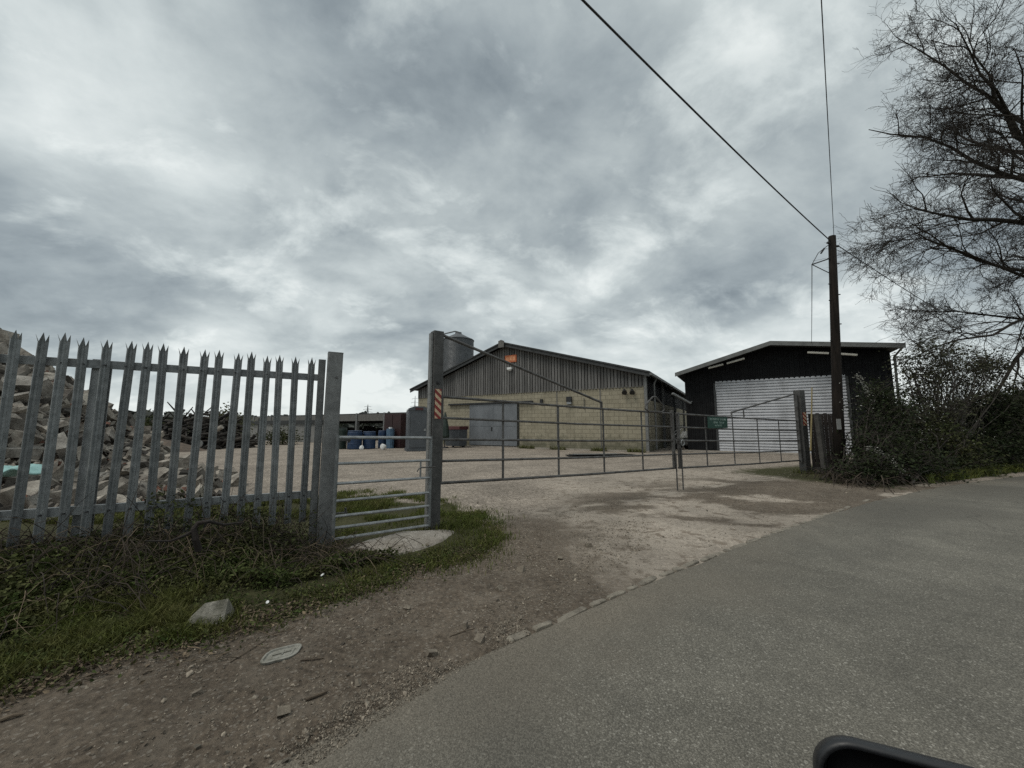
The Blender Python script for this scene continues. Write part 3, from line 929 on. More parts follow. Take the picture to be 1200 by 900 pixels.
pv, pf = pale_mesh()
PM = None
for i in range(-7, 17):
    p = FA + FD * (sp_ * i)
    z0 = 0.345 - 0.0035 * i + random.uniform(-.012, .012)
    o = None
    if PM is None:
        PM = bpy.data.meshes.new('pale'); PM.from_pydata(pv, [], pf); PM.materials.append(M['galv']); PM.update()
    o = bpy.data.objects.new('pale', PM); COL.objects.link(o); o.parent = fence
    # local frame: x along the fence, y to the camera
    mt = Matrix(((FD.x, FN.x, 0, 0), (FD.y, FN.y, 0, 0), (0, 0, 1, 0), (0, 0, 0, 1)))
    # rotation only: proper (x, -y) pair
    ang = math.atan2(FD.y, FD.x)
    o.rotation_euler = (R(random.gauss(0, .5)), R(random.gauss(0, .55)), ang + pi)
    q = Vector((p.x, p.y, z0)) - Vector((FA.x, FA.y, 0.2)) + FN3 * 0.012
    o.location = q
    if i == 16: LASTP = p
    # heads of the two bolts
    for zz_ in (1.80, 0.565):
        bm_ = MB(); c = Vector((p.x, p.y, zz_)) + FN3 * 0.017
        bm_.tube([c, c + FN3 * 0.012], 0.008, 6)
        bm_.build('bolt', M['metaldark'], fence)
for zr in (1.80, 0.565):
    a = FA - FD * 1.15; b_ = FB + FD * 0.12
    mb = MB()
    mb.bar((a.x - FN.x * .02, a.y - FN.y * .02, zr + .02), (b_.x - FN.x * .02, b_.y - FN.y * .02, zr), 0.008, 0.072, bev=.001)
    mb.bar((a.x - FN.x * .042, a.y - FN.y * .042, zr + .02 + .031), (b_.x - FN.x * .042, b_.y - FN.y * .042, zr + .031), 0.036, 0.008, bev=.001)
    mb.build('rail', M['galv'], fence)


def isec(mb, c, dx, dy, z0, z1, w_, d_, t=0.008):
    """rolled I section: web along dy, flanges along dx"""
    for s_ in (-1, 1):
        q = c + dy * (s_ * (d_ / 2 - t / 2))
        mb.bar((q.x, q.y, z0), (q.x, q.y, z1), w_, t, up=dy, bev=.001)
    mb.bar((c.x, c.y, z0), (c.x, c.y, z1), t, d_ - 2 * t - .001, up=dy)


pz = FA + FD * (sp_ * 3.52) - FN * 0.12
mb = MB(); isec(mb, Vector((pz.x, pz.y, 0)), FD3, FN3, -0.2, 1.86, 0.10, 0.10); mb.build('post', M['galvlight'], fence)
pz = FB + FD * 0.10 - FN * 0.035
mb = MB(); mb.bar((pz.x, pz.y, -0.2), (pz.x, pz.y, 2.0), 0.07, 0.07, up=FN3, bev=.005); mb.build('post', M['galvpost'], fence)

# the wide gate post at the end of the fence
gpost = Vector((FB.x + FD.x * 0.235, FB.y + FD.y * 0.235 - 0.02, 0))
t = thing('gate_post', (gpost.x, gpost.y, 0), 'tall wide galvanised box section post between palisade fence and pedestrian gate', 'post')
mb = MB(); mb.bar((gpost.x - .02, gpost.y, -0.3), (gpost.x, gpost.y, 2.07), 0.15, 0.15, up=FN3, bev=.012); mb.build('shaft', M['galvpost'], t)
mb = MB(); mb.bar((gpost.x, gpost.y, 2.068), (gpost.x, gpost.y, 2.078), 0.153, 0.153, up=FN3, bev=.012); mb.build('cap', M['galvpost'], t)
for zz_ in (1.12, 0.35):
    mb = MB(); c = Vector((gpost.x, gpost.y, zz_)) + FD3 * 0.07
    mb.tube([c - FD3 * .02, c + FD3 * .13], .009, 8); mb.bar(c + FD3 * .11 + UP * -.025, c + FD3 * .11 + UP * .05, .018, .018)
    mb.build('hinge_pin', M['gatedark'], t)
bz = Vector((gpost.x, gpost.y, 1.8)) + FN3 * .075
mb = MB(); mb.tube([bz + FD3 * .02, bz + FD3 * .02 + FN3 * .012], .012, 8); mb.build('bolt', M['gatedark'], t)

# ------------------------------------------------------------------ pedestrian gate
GPL = at(510, 500, 4.80)     # axis of the dark gate post
P0 = at(393, 570, 3.98); P1 = at(504, 565, 4.64)
P0 = Vector((P0.x, P0.y, 0)); P1 = Vector((P1.x, P1.y, 0))
t = thing('pedestrian_gate', (P0.x, P0.y, 0.1), 'narrow galvanised tube gate with seven rails between the grey post and the striped post', 'gate')
zl = [1.145, 0.875, 0.67, 0.495, 0.34, 0.225, 0.115]
for k, z in enumerate(zl):
    mb = MB(); dz = -0.02
    mb.tube([P0 + UP * (z + .012), P1 + UP * (z - .012)], 0.015 if k else .018, 10)
    mb.build('rail', M['galvlight'], t)
for p, dz in ((P0, .012), (P1, -.012)):
    mb = MB(); mb.tube([p + UP * (0.10 + dz), p + UP * (1.165 + dz)], .0185, 10); mb.build('upright', M['galv'], t)
pm_ = P0.lerp(P1, 0.88)
mb = MB(); mb.tube([pm_ + UP * .67, pm_ + UP * .87], .011, 8); mb.build('slam_bar', M['galvlight'], t)
mb = MB()
l0 = P1 + UP * .785
dG = (P1 - P0).normalized(); nG = Vector((dG.y, -dG.x, 0))
mb.tube([l0 + dG * .06 + nG * .03, l0 - dG * .05 + nG * .03, l0 - dG * .13 + nG * .035 + UP * .004, l0 - dG * .17 + nG * .035 - UP * .012, l0 - dG * .185 + nG * .035 - UP * .04], .0075, 8)
mb.build('latch', M['gatedark'], t)

# ------------------------------------------------------------------ dark striped gate post
gdir = Vector((0.825, 0.565, 0))         # along the closed gates
gnrm = Vector((0.565, -0.825, 0))        # towards the camera
SQ = R(8)


def striped_post(name, c, z0, z1, w_, label, mt, zs0, zs1, sw, lean=Vector((0, 0, 0)), n=4, face=gnrm, along=gdir):
    t = thing(name, (c.x, c.y, 0), label, 'post')
    mb = MB(); mb.bar((c.x, c.y, z0), (c.x + lean.x, c.y + lean.y, z1), w_, w_, up=face, bev=.008)
    mb.build('shaft', mt, t)
    # reflective plate with slanting bars, each bar a slip of its own
    hh = zs1 - zs0
    ctr = c + lean * ((zs0 + zs1) / 2 / z1) + face * (w_ / 2 + .004)
    pl = MB(); pl.bar(ctr + UP * (zs0), ctr + UP * (zs1), sw, .006, up=face)
    plate = pl.build('reflector_plate', M['red'], t)
    st = MB()
    step = hh / n
    for k in range(-1, n + 1):
        za = zs0 + step * (k + .12); zb = za + step * .5; sl_ = step * .85
        poly = [(-sw / 2, za + sl_), (sw / 2, za), (sw / 2, zb), (-sw / 2, zb + sl_)]
        # clip to the plate
        def clip(pl_, lim, above):
            o = []
            for i in range(len(pl_)):
                a, b = pl_[i], pl_[(i + 1) % len(pl_)]
                ina = (a[1] >= lim) == above or a[1] == lim; inb = (b[1] >= lim) == above or b[1] == lim
                if ina: o.append(a)
                if ina != inb:
                    u = (lim - a[1]) / (b[1] - a[1]); o.append((a[0] + (b[0] - a[0]) * u, lim))
            return o
        poly = clip(clip(poly, zs0 + .002, True), zs1 - .002, False)
        if len(poly) < 3: continue
        q = [ctr + along * x + UP * z + face * .0035 for x, z in poly]
        st.prism(q, face * .002)
    fix_normals(st.build('stripe', M['cream'], plate))
    return t


t = striped_post('gate_post', Vector((GPL.x, GPL.y, 0)), -0.3, 2.50, 0.135,
                 'tall dark square gate post with red and cream striped reflector beside the grassy footing', M['gatepost'], 1.37, 1.745, 0.085)
mb = MB(); c = Vector((GPL.x, GPL.y, 1.825)) + gnrm * .068
mb.tube([c, c + gnrm * .012], .026, 12); mb.tube([c + gnrm * .012, c + gnrm * .03], .014, 8); mb.build('bolt', M['metaldark'], t)
mb = MB(); c2_ = Vector((GPL.x, GPL.y, 0)) - gdir * .085
mb.bar((c2_.x, c2_.y, .0), (c2_.x, c2_.y, 2.47), .03, .075, up=gnrm, bev=.003); mb.build('slam_strip', M['galvstrip'], t)

# footing
fc = Vector((FOOT_C.x, FOOT_C.y, 0))
fv = []
nr_, na_ = 14, 48
for i in range(nr_ + 1):
    for k in range(na_):
        a = 2 * pi * k / na_; rr = i / nr_
        ex = 0.62 * (1 + 0.10 * sin(3 * a + 1) + .06 * sin(5 * a)); ey = 0.34 * (1 + .1 * sin(2 * a))
        lx, ly = ex * rr * cos(a), ey * rr * sin(a)
        x = fc.x + lx * .80 - ly * .6; y = fc.y + lx * .6 + ly * .80
        z = 0.085 * (1 - rr ** 2.4) - 0.03 * (rr > .97) + .02 * float(fbm(np.array([x]), np.array([y]), 7, 3, 4)[0])
        fv.append((x, y, float(height(np.array([x]), np.array([y]))[0]) * .6 + z))
fidx = np.array([[(i * na_ + k), (i + 1) * na_ + k, (i + 1) * na_ + (k + 1) % na_, i * na_ + (k + 1) % na_] for i in range(nr_) for k in range(na_)])
foot = nmesh('concrete_footing', np.array(fv), fidx, M['concrete'], smooth=True)
tag(foot, 'low worn mound of concrete footing around the base of the striped gate post', 'footing')

# ------------------------------------------------------------------ field gates
LA = at(517, 500, 4.83); LB = at(788, 500, 7.57); RB = at(934, 500, 10.4); RA = at(793, 500, 7.6)


def leaf(name, label, A, B, zA, zB, ups, extra=None):
    A = Vector((A.x, A.y, 0)); B = Vector((B.x, B.y, 0))
    t = thing(name, (A.x, A.y, 0), label, 'gate')
    for k in range(5):
        za = zA[0] + (zA[1] - zA[0]) * k / 4; zb = zB[0] + (zB[1] - zB[0]) * k / 4
        mb = MB(); sag = -.012
        mb.tube([A + UP * za, A.lerp(B, .5) + UP * ((za + zb) / 2 + sag), B + UP * zb], .019 if k in (0, 4) else .0165, 10)
        mb.build('rail', M['gatedark'], t)
    for u in ups:
        p = A.lerp(B, u); za = zA[0] + (zB[0] - zA[0]) * u; zb = zA[1] + (zB[1] - zA[1]) * u
        mb = MB(); q = p + gnrm * -.012
        mb.bar(q + UP * (za - .01), q + UP * (zb + .01), .032, .012, up=gnrm); mb.build('upright', M['gatedark'], t)
    return t, A, B


def ucoord(px, A, B):
    # fraction along A-B seen at column px
    lo, hi = 0.0, 1.0
    for _ in range(40):
        u = (lo + hi) / 2; p = Vector((A.x, A.y, 0)).lerp(Vector((B.x, B.y, 0)), u)
        d = p.y * CT + (1.05 - CAM_Z) * ST
        if 600 + FPX * p.x / d < px: lo = u
        else: hi = u
    return lo


t, A, B = leaf('field_gate', 'long dark five rail gate hung from the tall striped post by a diagonal brace', LA, LB,
               (1.655, 0.565), (1.535, 0.455), [ucoord(x, LA, LB) for x in (590, 655, 708, 753)])
u = ucoord(706, LA, LB); p = A.lerp(B, u)
mb = MB(); mb.tube([A + UP * 2.47 - gdir * .03, p + UP * (1.655 - .12 * u + .10)], .02, 10); mb.build('brace', M['gatedark'], t)
mb = MB(); mb.tube([p + UP * (1.655 - .12 * u - .01), p + UP * (1.655 - .12 * u + .115)], .02, 10); mb.build('brace_stub', M['gatedark'], t)
mb = MB(); mb.bar(B + UP * .44, B + UP * 1.60, .05, .05, up=gnrm, bev=.004); mb.build('end_stile', M['gatedark'], t)
mb = MB(); mb.bar(A + UP * .55, A + UP * 1.67, .04, .04, up=gnrm, bev=.004); mb.build('hinge_stile', M['gatedark'], t)
q = B + gnrm * .045
mb = MB(); mb.tube([q + UP * .03, q + UP * .75], .014, 8); mb.tube([q + UP * .72, q + UP * .72 + gdir * .07], .012, 8); mb.build('drop_bolt', M['gatedark'], t)
# lever catch loop
def gq(px, py): return onplane(px, py, B + gnrm * .06, gnrm)
mb = MB()
mb.tube([gq(756, 479), gq(757, 474), gq(765, 465), gq(768.5, 465), gq(777, 475), gq(778.5, 480), gq(776, 482.5), gq(760, 482), gq(756, 479)], .015, 8)
mb.build('catch_loop', M['gatedark'], t)

t2, A2, B2 = leaf('field_gate', 'dark five rail gate carrying the green sign, hung from the right post', RA, RB,
                  (1.53, 0.455), (1.43, 0.355), [ucoord(x, RA, RB) for x in (828, 860, 889, 914)])
mb = MB(); q = A2 + gdir * .05
mb.bar(q + UP * .44, q + UP * 1.56, .05, .05, up=gnrm, bev=.004); mb.build('end_stile', M['gatedark'], t2)
mb = MB(); q = A2 + gdir * .05 + gnrm * .045
mb.tube([q + UP * .03, q + UP * .85], .014, 8); mb.build('drop_bolt', M['gatedark'], t2)
mb = MB(); q = A2 + gdir * .1 + gnrm * .05 + UP * .95
ring = [q + (gdir * cos(a) + UP * sin(a)) * .055 for a in np.linspace(0, 2 * pi, 13)]
mb.tube(ring, .01, 6); mb.build('chain_ring', M['galvlight'], t2)
u = ucoord(859, RA, RB); p = A2.lerp(B2, u)
mb = MB(); mb.tube([p + UP * 1.60, B2 + UP * 2.17], .02, 8)
mb.tube([p + UP * (1.53 - .1 * u), p + UP * 1.61], .018, 8); pq = A2.lerp(B2, u + .1)
mb.tube([pq + UP * (1.53 - .1 * u), pq + UP * 1.655], .016, 8)
mb.build('brace', M['gatedark'], t2)

# green sign on the gate
sgP = A2.lerp(B2, .3) + gnrm * .03
sg = [onplane(x, y, sgP, gnrm) for x, y in ((829, 488), (852, 489), (852.5, 501.5), (829.5, 502))]
o_ = (sg[0] + sg[1] + sg[2] + sg[3]) / 4
t = thing('sign', o_, 'small green notice with three lines of pale lettering fixed on the right gate', 'sign')
mb = MB(); mb.prism(sg, gnrm * .006); fix_normals(mb.build('sign_board', M['green'], t))
mb = MB()
ex = (sg[1] - sg[0]); ey = (sg[3] - sg[0])
for (u0, u1, v0, hgt) in ((.1, .88, .14, .16), (.28, .8, .42, .15), (.34, .74, .68, .14)):
    u = u0
    while u < u1:
        wl = random.uniform(.025, .045)
        if random.random() > .12:
            o0 = sg[0] + ex * u + ey * v0 + gnrm * .008
            kind = random.randrange(3)
            mb.prism([o0, o0 + ex * .012, o0 + ex * .012 + ey * hgt, o0 + ey * hgt], gnrm * .002)
            if kind: mb.prism([o0 + ex * .013 + ey * (hgt * (.0 if kind == 1 else .4)), o0 + ex * wl * .9 + ey * (hgt * (.0 if kind == 1 else .4)), o0 + ex * wl * .9 + ey * (hgt * (.22 if kind == 1 else .62)), o0 + ex * .013 + ey * (hgt * (.22 if kind == 1 else .62))], gnrm * .002)
            if kind == 2: mb.prism([o0 + ex * (wl * .9 - .01), o0 + ex * wl * .9, o0 + ex * wl * .9 + ey * hgt * .38, o0 + ex * (wl * .9 - .01) + ey * hgt * .38], gnrm * .002)
        u += wl + .012
fix_normals(mb.build('lettering', M['signtext'], t))

# right gate post
RP = at(940, 505, 10.45)
t = striped_post('gate_post', Vector((RP.x, RP.y, 0)), -0.3, 2.28, 0.19,
                 'broad dark steel gate post with small orange striped reflector beside the timber boards', M['gatepost'], 1.30, 1.66, 0.12,
                 face=Vector((.30, -.954, 0)), along=Vector((.954, .30, 0)), n=3)
mb = MB(); q = Vector((RP.x, RP.y, 0)) - Vector((.954, .30, 0)) * .14
mb.bar(q + UP * .3, q + UP * 2.15, .05, .08, up=Vector((.30, -.954, 0)), bev=.005); mb.build('hinge_channel', M['gatedark'], t)

# timber boards, leaning post and yellow pole by the right post
bp0 = at(948, 500, 10.6); bp1 = at(980, 500, 10.0)
t = thing('timber_panel', (bp0.x, bp0.y, 0), 'dark creosoted board panel standing between the right gate post and telegraph pole', 'fence panel')
d_ = Vector((bp1.x - bp0.x, bp1.y - bp0.y, 0)); L = d_.length; d_.normalize(); n_ = Vector((d_.y, -d_.x, 0))
nb2 = 7
for k in range(nb2):
    mb = MB(); c = Vector((bp0.x, bp0.y, 0)) + d_ * (L * (k + .5) / nb2)
    mb.bar(c + UP * .12, c + UP * (1.62 + random.uniform(-.02, .02)), L / nb2 - .012, .025, up=n_, bev=.003)
    mb.build('board', M['timberdark'], t)
for z in (.35, 1.35):
    mb = MB(); a = Vector((bp0.x, bp0.y, z)) - n_ * .045; mb.bar(a, a + d_ * L, .06, .08); mb.build('rail', M['timberdark'], t)
mb = MB(); a = Vector((bp0.x, bp0.y, .06)) + n_ * .02; mb.bar(a, a + d_ * L, .05, .2, bev=.005); mb.build('gravel_board', M['post_concrete'], t)
t = thing('leaning_post', at(966, 548, 9.95), 'grey concrete post leaning against the dark timber boards', 'post')
mb = MB(); mb.bar(at(967, 551, 9.9), at(957.5, 486, 10.15), .14, .11, up=(0.3, -.95, 0), bev=.012); mb.build('shaft', M['post_concrete'], t)
t = thing('marker_pole', at(950, 526, 10.0), 'thin faded yellow pole standing upright beside the right gate post', 'pole')
mb = MB(); mb.tube([at(950, 528, 10.0), at(951, 490, 10.03), at(951.5, 454, 10.06)], [.022, .019, .014], 8); mb.build('rod', M['yellowpole'], t)

# ------------------------------------------------------------------ barn
RZ = R(-31)
ex_ = Vector((cos(RZ), sin(RZ), 0)); ey_ = Vector((-sin(RZ), cos(RZ), 0))
BR = Vector((6.73, 18.97, 0)); BW = 15.75; BO = BR - ex_ * BW
barn = thing('barn', BO, 'long low barn of buff blockwork under weathered vertical boards with grey blue sliding doors', 'barn', rotz=RZ)
BINV = ROOTM[barn.name].inverted()


def bl(px, py, yoff=0.0):
    """barn-local coordinates of a pixel on the plane y = yoff"""
    return BINV @ onplane(px, py, BO + ey_ * yoff, ey_)


BL = 24.0; EZ = 4.02; AX, AZ = 7.41, 6.42; CZ = 3.35; TH = 0.2
def roofz(x, r=0.0): return EZ + (AZ - EZ) * (x / AX if x < AX else (BW - x) / (BW - AX)) + r
# block walls
d0 = bl(552, 500).x; d1 = bl(606, 500).x
mb = MB()
mb.box(0, 0, -.1, d0, TH, CZ); mb.box(d1, 0, -.1, BW, TH, CZ); mb.box(d0, 0, 2.62, d1, TH, CZ)
mb.box(BW - TH, TH + .001, -.1, BW, BL, 2.75); mb.box(0, TH + .001, -.1, TH, BL, 2.75); mb.box(TH + .001, BL - TH, -.1, BW - TH - .001, BL, CZ)
mb.build('block_wall', M['block'], barn, world=False)
# piers on the front
for px in (653, 704):
    mb = MB(); x = bl(px, 490).x; mb.box(x - .03, -.012, 0.0, x + .03, -.0005, CZ - .03)
    mb.build('movement_joint', M['oldtimber'], barn, world=False)
# concrete floor slab edge
mb = MB(); mb.box(-.1, -.25, -.05, BW + .15, -.002, .07); fl_ = mb.build('plinth', M['concrete'], barn, world=False)
# boards on the gable: two layers, gaps between
mb = MB(); x = 0.02
while x < BW - .06:
    wb = .135
    z1 = min(roofz(x), roofz(x + wb)) - .12
    if z1 > CZ + .1:
        mb.box(x, -.05, CZ - .06 + random.uniform(-.012, .012), x + wb, -.028, z1)
    x += wb + .045
clad = mb.build('cladding', M['boards'], barn, world=False)
mb = MB(); n = 30
mb.prism([(0, 0, CZ + .001), (BW, 0, CZ + .001), (BW, 0, EZ - .1), (AX, 0, AZ - .1), (0, 0, EZ - .1)], (0, .03, 0))
fix_normals(mb.build('cladding_backing', mat('dark_board_backing', (0.022, 0.021, 0.02), None, 4, 0.9), barn, world=False))
# side boards of the right eave wall
mb = MB(); y = .2
while y < BL - .2:
    mb.box(BW - .02, y, 2.68, BW + .012, y + .15, EZ - .12); y += .18
mb.build('side_boarding', M['shedclad'], barn, world=False)
mb = MB(); mb.box(BW - .09, .1, 2.70, BW - .05, BL - .1, EZ - .1); mb.box(.05, .1, 2.70, .09, BL - .1, EZ - .1); mb.build('side_backing', M['shedclad'], barn, world=False)
# corner stanchions
mb = MB(); isec(mb, Vector((BW + .06, -.02, 0)), Vector((1, 0, 0)), Vector((0, 1, 0)), 0, EZ - .05, .14, .18, .012); mb.build('corner_post', M['galvpost'], barn, world=False)
for k in range(1, 5):
    mb = MB(); isec(mb, Vector((BW + .06, k * 5.0, 0)), Vector((1, 0, 0)), Vector((0, 1, 0)), 0, EZ - .05, .14, .18, .012)
    mb.build('stanchion', M['galvpost'], barn, world=False)
# roof
for nm, xa, za, xb, zb in (('roof', -.45, roofz(0) - (AZ - EZ) / AX * .45, AX, AZ), ('roof', AX, AZ, BW + .35, EZ - (AZ - EZ) / (BW - AX) * .35)):
    mb = MB(); n = 36
    ys = np.linspace(-.45, BL + .3, 160)
    top = []
    mb.prism([(xa, -.45, za + .02), (xb, -.45, zb + .02), (xb, -.45, zb + .10), (xa, -.45, za + .10)], (0, BL + .75, 0))
    rf = fix_normals(mb.build(nm, M['roofsheet'], barn, world=False))
    # barge board under the sheets at the gable
    mb = MB(); mb.prism([(xa, -.40, za - .17), (xb, -.40, zb - .17), (xb, -.40, zb + .015), (xa, -.40, za + .015)], (0, .045, 0))
    fix_normals(mb.build('bargeboard', M['roofsheet'], rf, world=False))
mb = MB(); mb.box(BW + .33, -.4, EZ - .2, BW + .45, BL, EZ - .09); mb.build('gutter', M['galvpost'], barn, world=False)
mb = MB(); mb.prism([(AX - .2, -.52, AZ - .28), (AX + .2, -.52, AZ - .28), (AX + .2, -.52, AZ + .12), (AX, -.52, AZ + .2), (AX - .2, -.52, AZ + .14)], (0, .07, 0))
fix_normals(mb.build('ridge_finial', M['oldtimber'], barn, world=False))
# sliding doors
dm = bl(577.5, 500).x
for xa, xb, yo in ((d0 - .05, dm + .03, -.10), (dm - .03 + .06, d1 + .05, -.105)):
    mb = MB(); mb.box(xa, yo, .12, xb, yo + .045, 2.68)
    dd = mb.build('sliding_door', M['doorblue'], barn, world=False)
    mb = MB()
    mb.box(xa, yo - .012, .12, xa + .06, yo - .001, 2.68); mb.box(xb - .06, yo - .012, .12, xb, yo - .001, 2.68)
    mb.box(xa + .061, yo - .012, 2.6, xb - .061, yo - .001, 2.68); mb.box(xa + .061, yo - .012, .12, xb - .061, yo - .001, .2); mb.box(xa + .061, yo - .01, 1.3, xb - .061, yo - .001, 1.36)
    mb.build('door_frame', M['doorblue'], dd, world=False)
mb = MB(); mb.box(dm - .03, -.15, 1.0, dm + .03, -.118, 1.25); mb.build('door_handle', M['metaldark'], barn, world=False)
r0 = bl(527, 479).x; r1 = bl(625, 475).x
mb = MB(); mb.box(r0, -.17, 2.70, r1, -.02, 2.80); mb.build('door_track', M['metaldark'], barn, world=False)
mb = MB(); mb.tube([(d1 + .12, -.06, 2.66), (d1 + .12, -.06, .1)], .03, 8); mb.build('door_stop', M['metaldark'], barn, world=False)
# wall fittings
def bfit(name, px, py, w_, h_, d__, m_):
    q = bl(px, py, -.05); mb = MB(); mb.box(q.x - w_ / 2, -d__ - .01, q.z - h_ / 2, q.x + w_ / 2, -.008, q.z + h_ / 2); return mb.build(name, m_, barn, world=False)
bfit('wall_box', 634.5, 470, .16, .22, .1, M['metaldark']); bfit('wall_box', 667, 468, .3, .3, .12, M['metaldark']); bfit('wall_box', 667.5, 472.5, .26, .12, .16, M['galvlight'])
for px in (732, 741):
    q = bl(px, 459, -.05); mb = MB(); mb.tube([(q.x, -.01, q.z + .05), (q.x, -.15, q.z + .06)], .03, 8); mb.tube([(q.x, -.12, q.z + .1), (q.x + .05, -.3, q.z - .08)], [.06, .14], 12); mb.build('floodlight', M['metaldark'], barn, world=False)
q = bl(598, 432, -.05); mb = MB(); mb.box(q.x - .16, -.2, q.z - .07, q.x + .16, -.052, q.z + .07); mb.prism([(q.x - .16, -.2, q.z - .071), (q.x + .16, -.2, q.z - .071), (q.x + .1, -.09, q.z - .16), (q.x - .1, -.09, q.z - .16)], (0, .02, .02)); fix_normals(mb.build('gable_lamp', M['white'], barn, world=False))
mb = MB(); q = bl(665, 500, -.05); mb.tube([(q.x + 1.0, -.05, CZ - .5), (q.x + 1.0, -.05, 2.2)], .02, 6); mb.build('conduit', M['oldtimber'], barn, world=False)
mb = MB(); mb.tube([(BW + .4, 1.2, EZ - .15), (BW + .25, 1.2, EZ - .5), (BW + .25, 1.2, .1)], .05, 10); mb.build('downpipe', M['galvpost'], barn, world=False)
# orange sign high on the gable
q0, q1 = bl(592, 417, -.06), bl(605.5, 424, -.06)
t = thing('gable_sign', ROOTM[barn.name] @ Vector(((q0.x + q1.x) / 2, -.07, (q0.z + q1.z) / 2)), 'small orange notice high on the barn gable under the ridge', 'sign', rotz=RZ)
mb = MB(); hw = (q1.x - q0.x) / 2; hh = (q0.z - q1.z) / 2
mb.box(-hw, -.02, -hh, hw, 0.0, hh); mb.build('sign_board', M['orange'], t, world=False)
mb = MB()
for (a, b_, c, d_) in ((-.8, -.3, -.55, .45), (-.2, .25, -.5, .6), (.35, .75, -.6, .6)): mb.box(a * hw, -.024, c * hh, b_ * hw, -.0205, d_ * hh)
mb.build('marking', M['orangemark'], t, world=False)

# debris along the foot of the barn wall
q = onplane(665, 533, BO - ey_ * .6, ey_); 
t = thing('steel_sheets', Vector((q.x, q.y, 0)), 'flat dark steel sheets lying on the yard against the barn wall', 'metal sheet')
for k in range(3):
    mb = MB(); a = gp(664 + k * 4, 533.5 - k * .6, .03 + k * .03); b_ = gp(742 - k * 9, 532.5 - k * .4, .04 + k * .03)
    mb.bar(a, b_, .55 - k * .1, .02); mb.build('sheet', M['galvpost'] if k == 2 else M['metaldark'], t)

# ------------------------------------------------------------------ silo beside the barn
SC = Vector((-5.0, 34.3, 0)); SRr = 1.42
t = thing('grain_silo', SC, 'round galvanised feed silo with cone roof rising behind the left end of the barn', 'silo')
prof = []
z = 2.2
while z < 9.2:
    prof += [(SRr, z), (SRr + .022, z + .05), (SRr, z + .10)]; z += .1
mb = MB(); mb.lathe(SC, prof, 40); mb.build('body', M['silo'], t)
mb = MB(); mb.lathe(SC, [(SRr + .06, 9.2), (SRr + .06, 9.24), (.32, 9.85), (.3, 9.9), (.3, 10.0), (.05, 10.03)], 40); mb.build('roof', M['silo'], t)
mb = MB(); mb.lathe(SC, [(.12, 1.0), (SRr, 2.2)], 32); mb.build('hopper', M['silo'], t)
for k in range(6):
    a = k * pi / 3; mb = MB(); p = SC + Vector((cos(a), sin(a), 0)) * (SRr + .05); mb.bar(p, p + UP * 2.6, .1, .1); mb.build('leg', M['galvpost'], t)
mb = MB()
p = SC + Vector((-1.5, -.35, 0))
for s_ in (0, .38): mb.tube([p + Vector((-.02 - s_ * .2, s_ * -1, .3)), p + Vector((-.02 - s_ * .2, -s_, 9.5))], .03, 6)
for k in range(30): mb.tube([p + Vector((-.02, 0, .5 + k * .3)), p + Vector((-.1, -.38, .5 + k * .3))], .015, 5)
mb.build('ladder', M['galvpost'], t)
mb = MB(); mb.tube([p + Vector((-.12, -.2, .5)), p + Vector((-.12, -.2, 9.3)), p + Vector((.2, -.1, 9.75)), SC + Vector((-.3, -.1, 10.1)), SC + Vector((0, 0, 10.05))], .06, 8); mb.build('filling_pipe', M['galvpost'], t)

# ------------------------------------------------------------------ dark shed with the roller shutter
SO = Vector((9.4, 20.3, 0)); SW = 8.21
shed = thing('storage_shed', SO, 'black clad shed with a wide pale grey roller shutter standing right of the barn', 'shed', rotz=RZ)
SINV = ROOTM[shed.name].inverted()


def slc(px, py, yoff=0.0): return SINV @ onplane(px, py, SO + ey_ * yoff, ey_)


sE0, sAx, sAz, sE1 = 4.10, 3.9, 5.22, 4.62
SL = 9.0
rd0 = slc(841.5, 500).x; rd1 = slc(994, 480).x; rdz = slc(841.5, 451).z
def sroof(x): return sE0 + (sAz - sE0) * x / sAx if x < sAx else sAz + (sE1 - sAz) * (x - sAx) / (SW - sAx)


def corr(mb, x0, x1, zf0, zf1, y0, pitch=.2, amp=.03):
    """box-profile sheet cladding as a thick wall on the plane y0"""
    xs = []; x = x0
    while x < x1 - 1e-6:
        for fx, fy in ((0, 0), (.5, 0), (.62, -amp), (.88, -amp)):
            if x + fx * pitch <= x1: xs.append((x + fx * pitch, fy))
        x += pitch
    xs.append((x1, 0))
    b = len(mb.v)
    for (x, y) in xs:
        for z, yy in ((zf0(x), y0 + y), (zf1(x), y0 + y), (zf0(x), y0 + .06), (zf1(x), y0 + .06)): mb.v.append((x, yy, z))
    for i in range(len(xs) - 1):
        a = b + i * 4; c = a + 4
        mb.f += [(a, c, c + 1, a + 1), (a + 2, a + 3, c + 3, c + 2), (a + 1, c + 1, c + 3, a + 3), (a, a + 2, c + 2, c)]


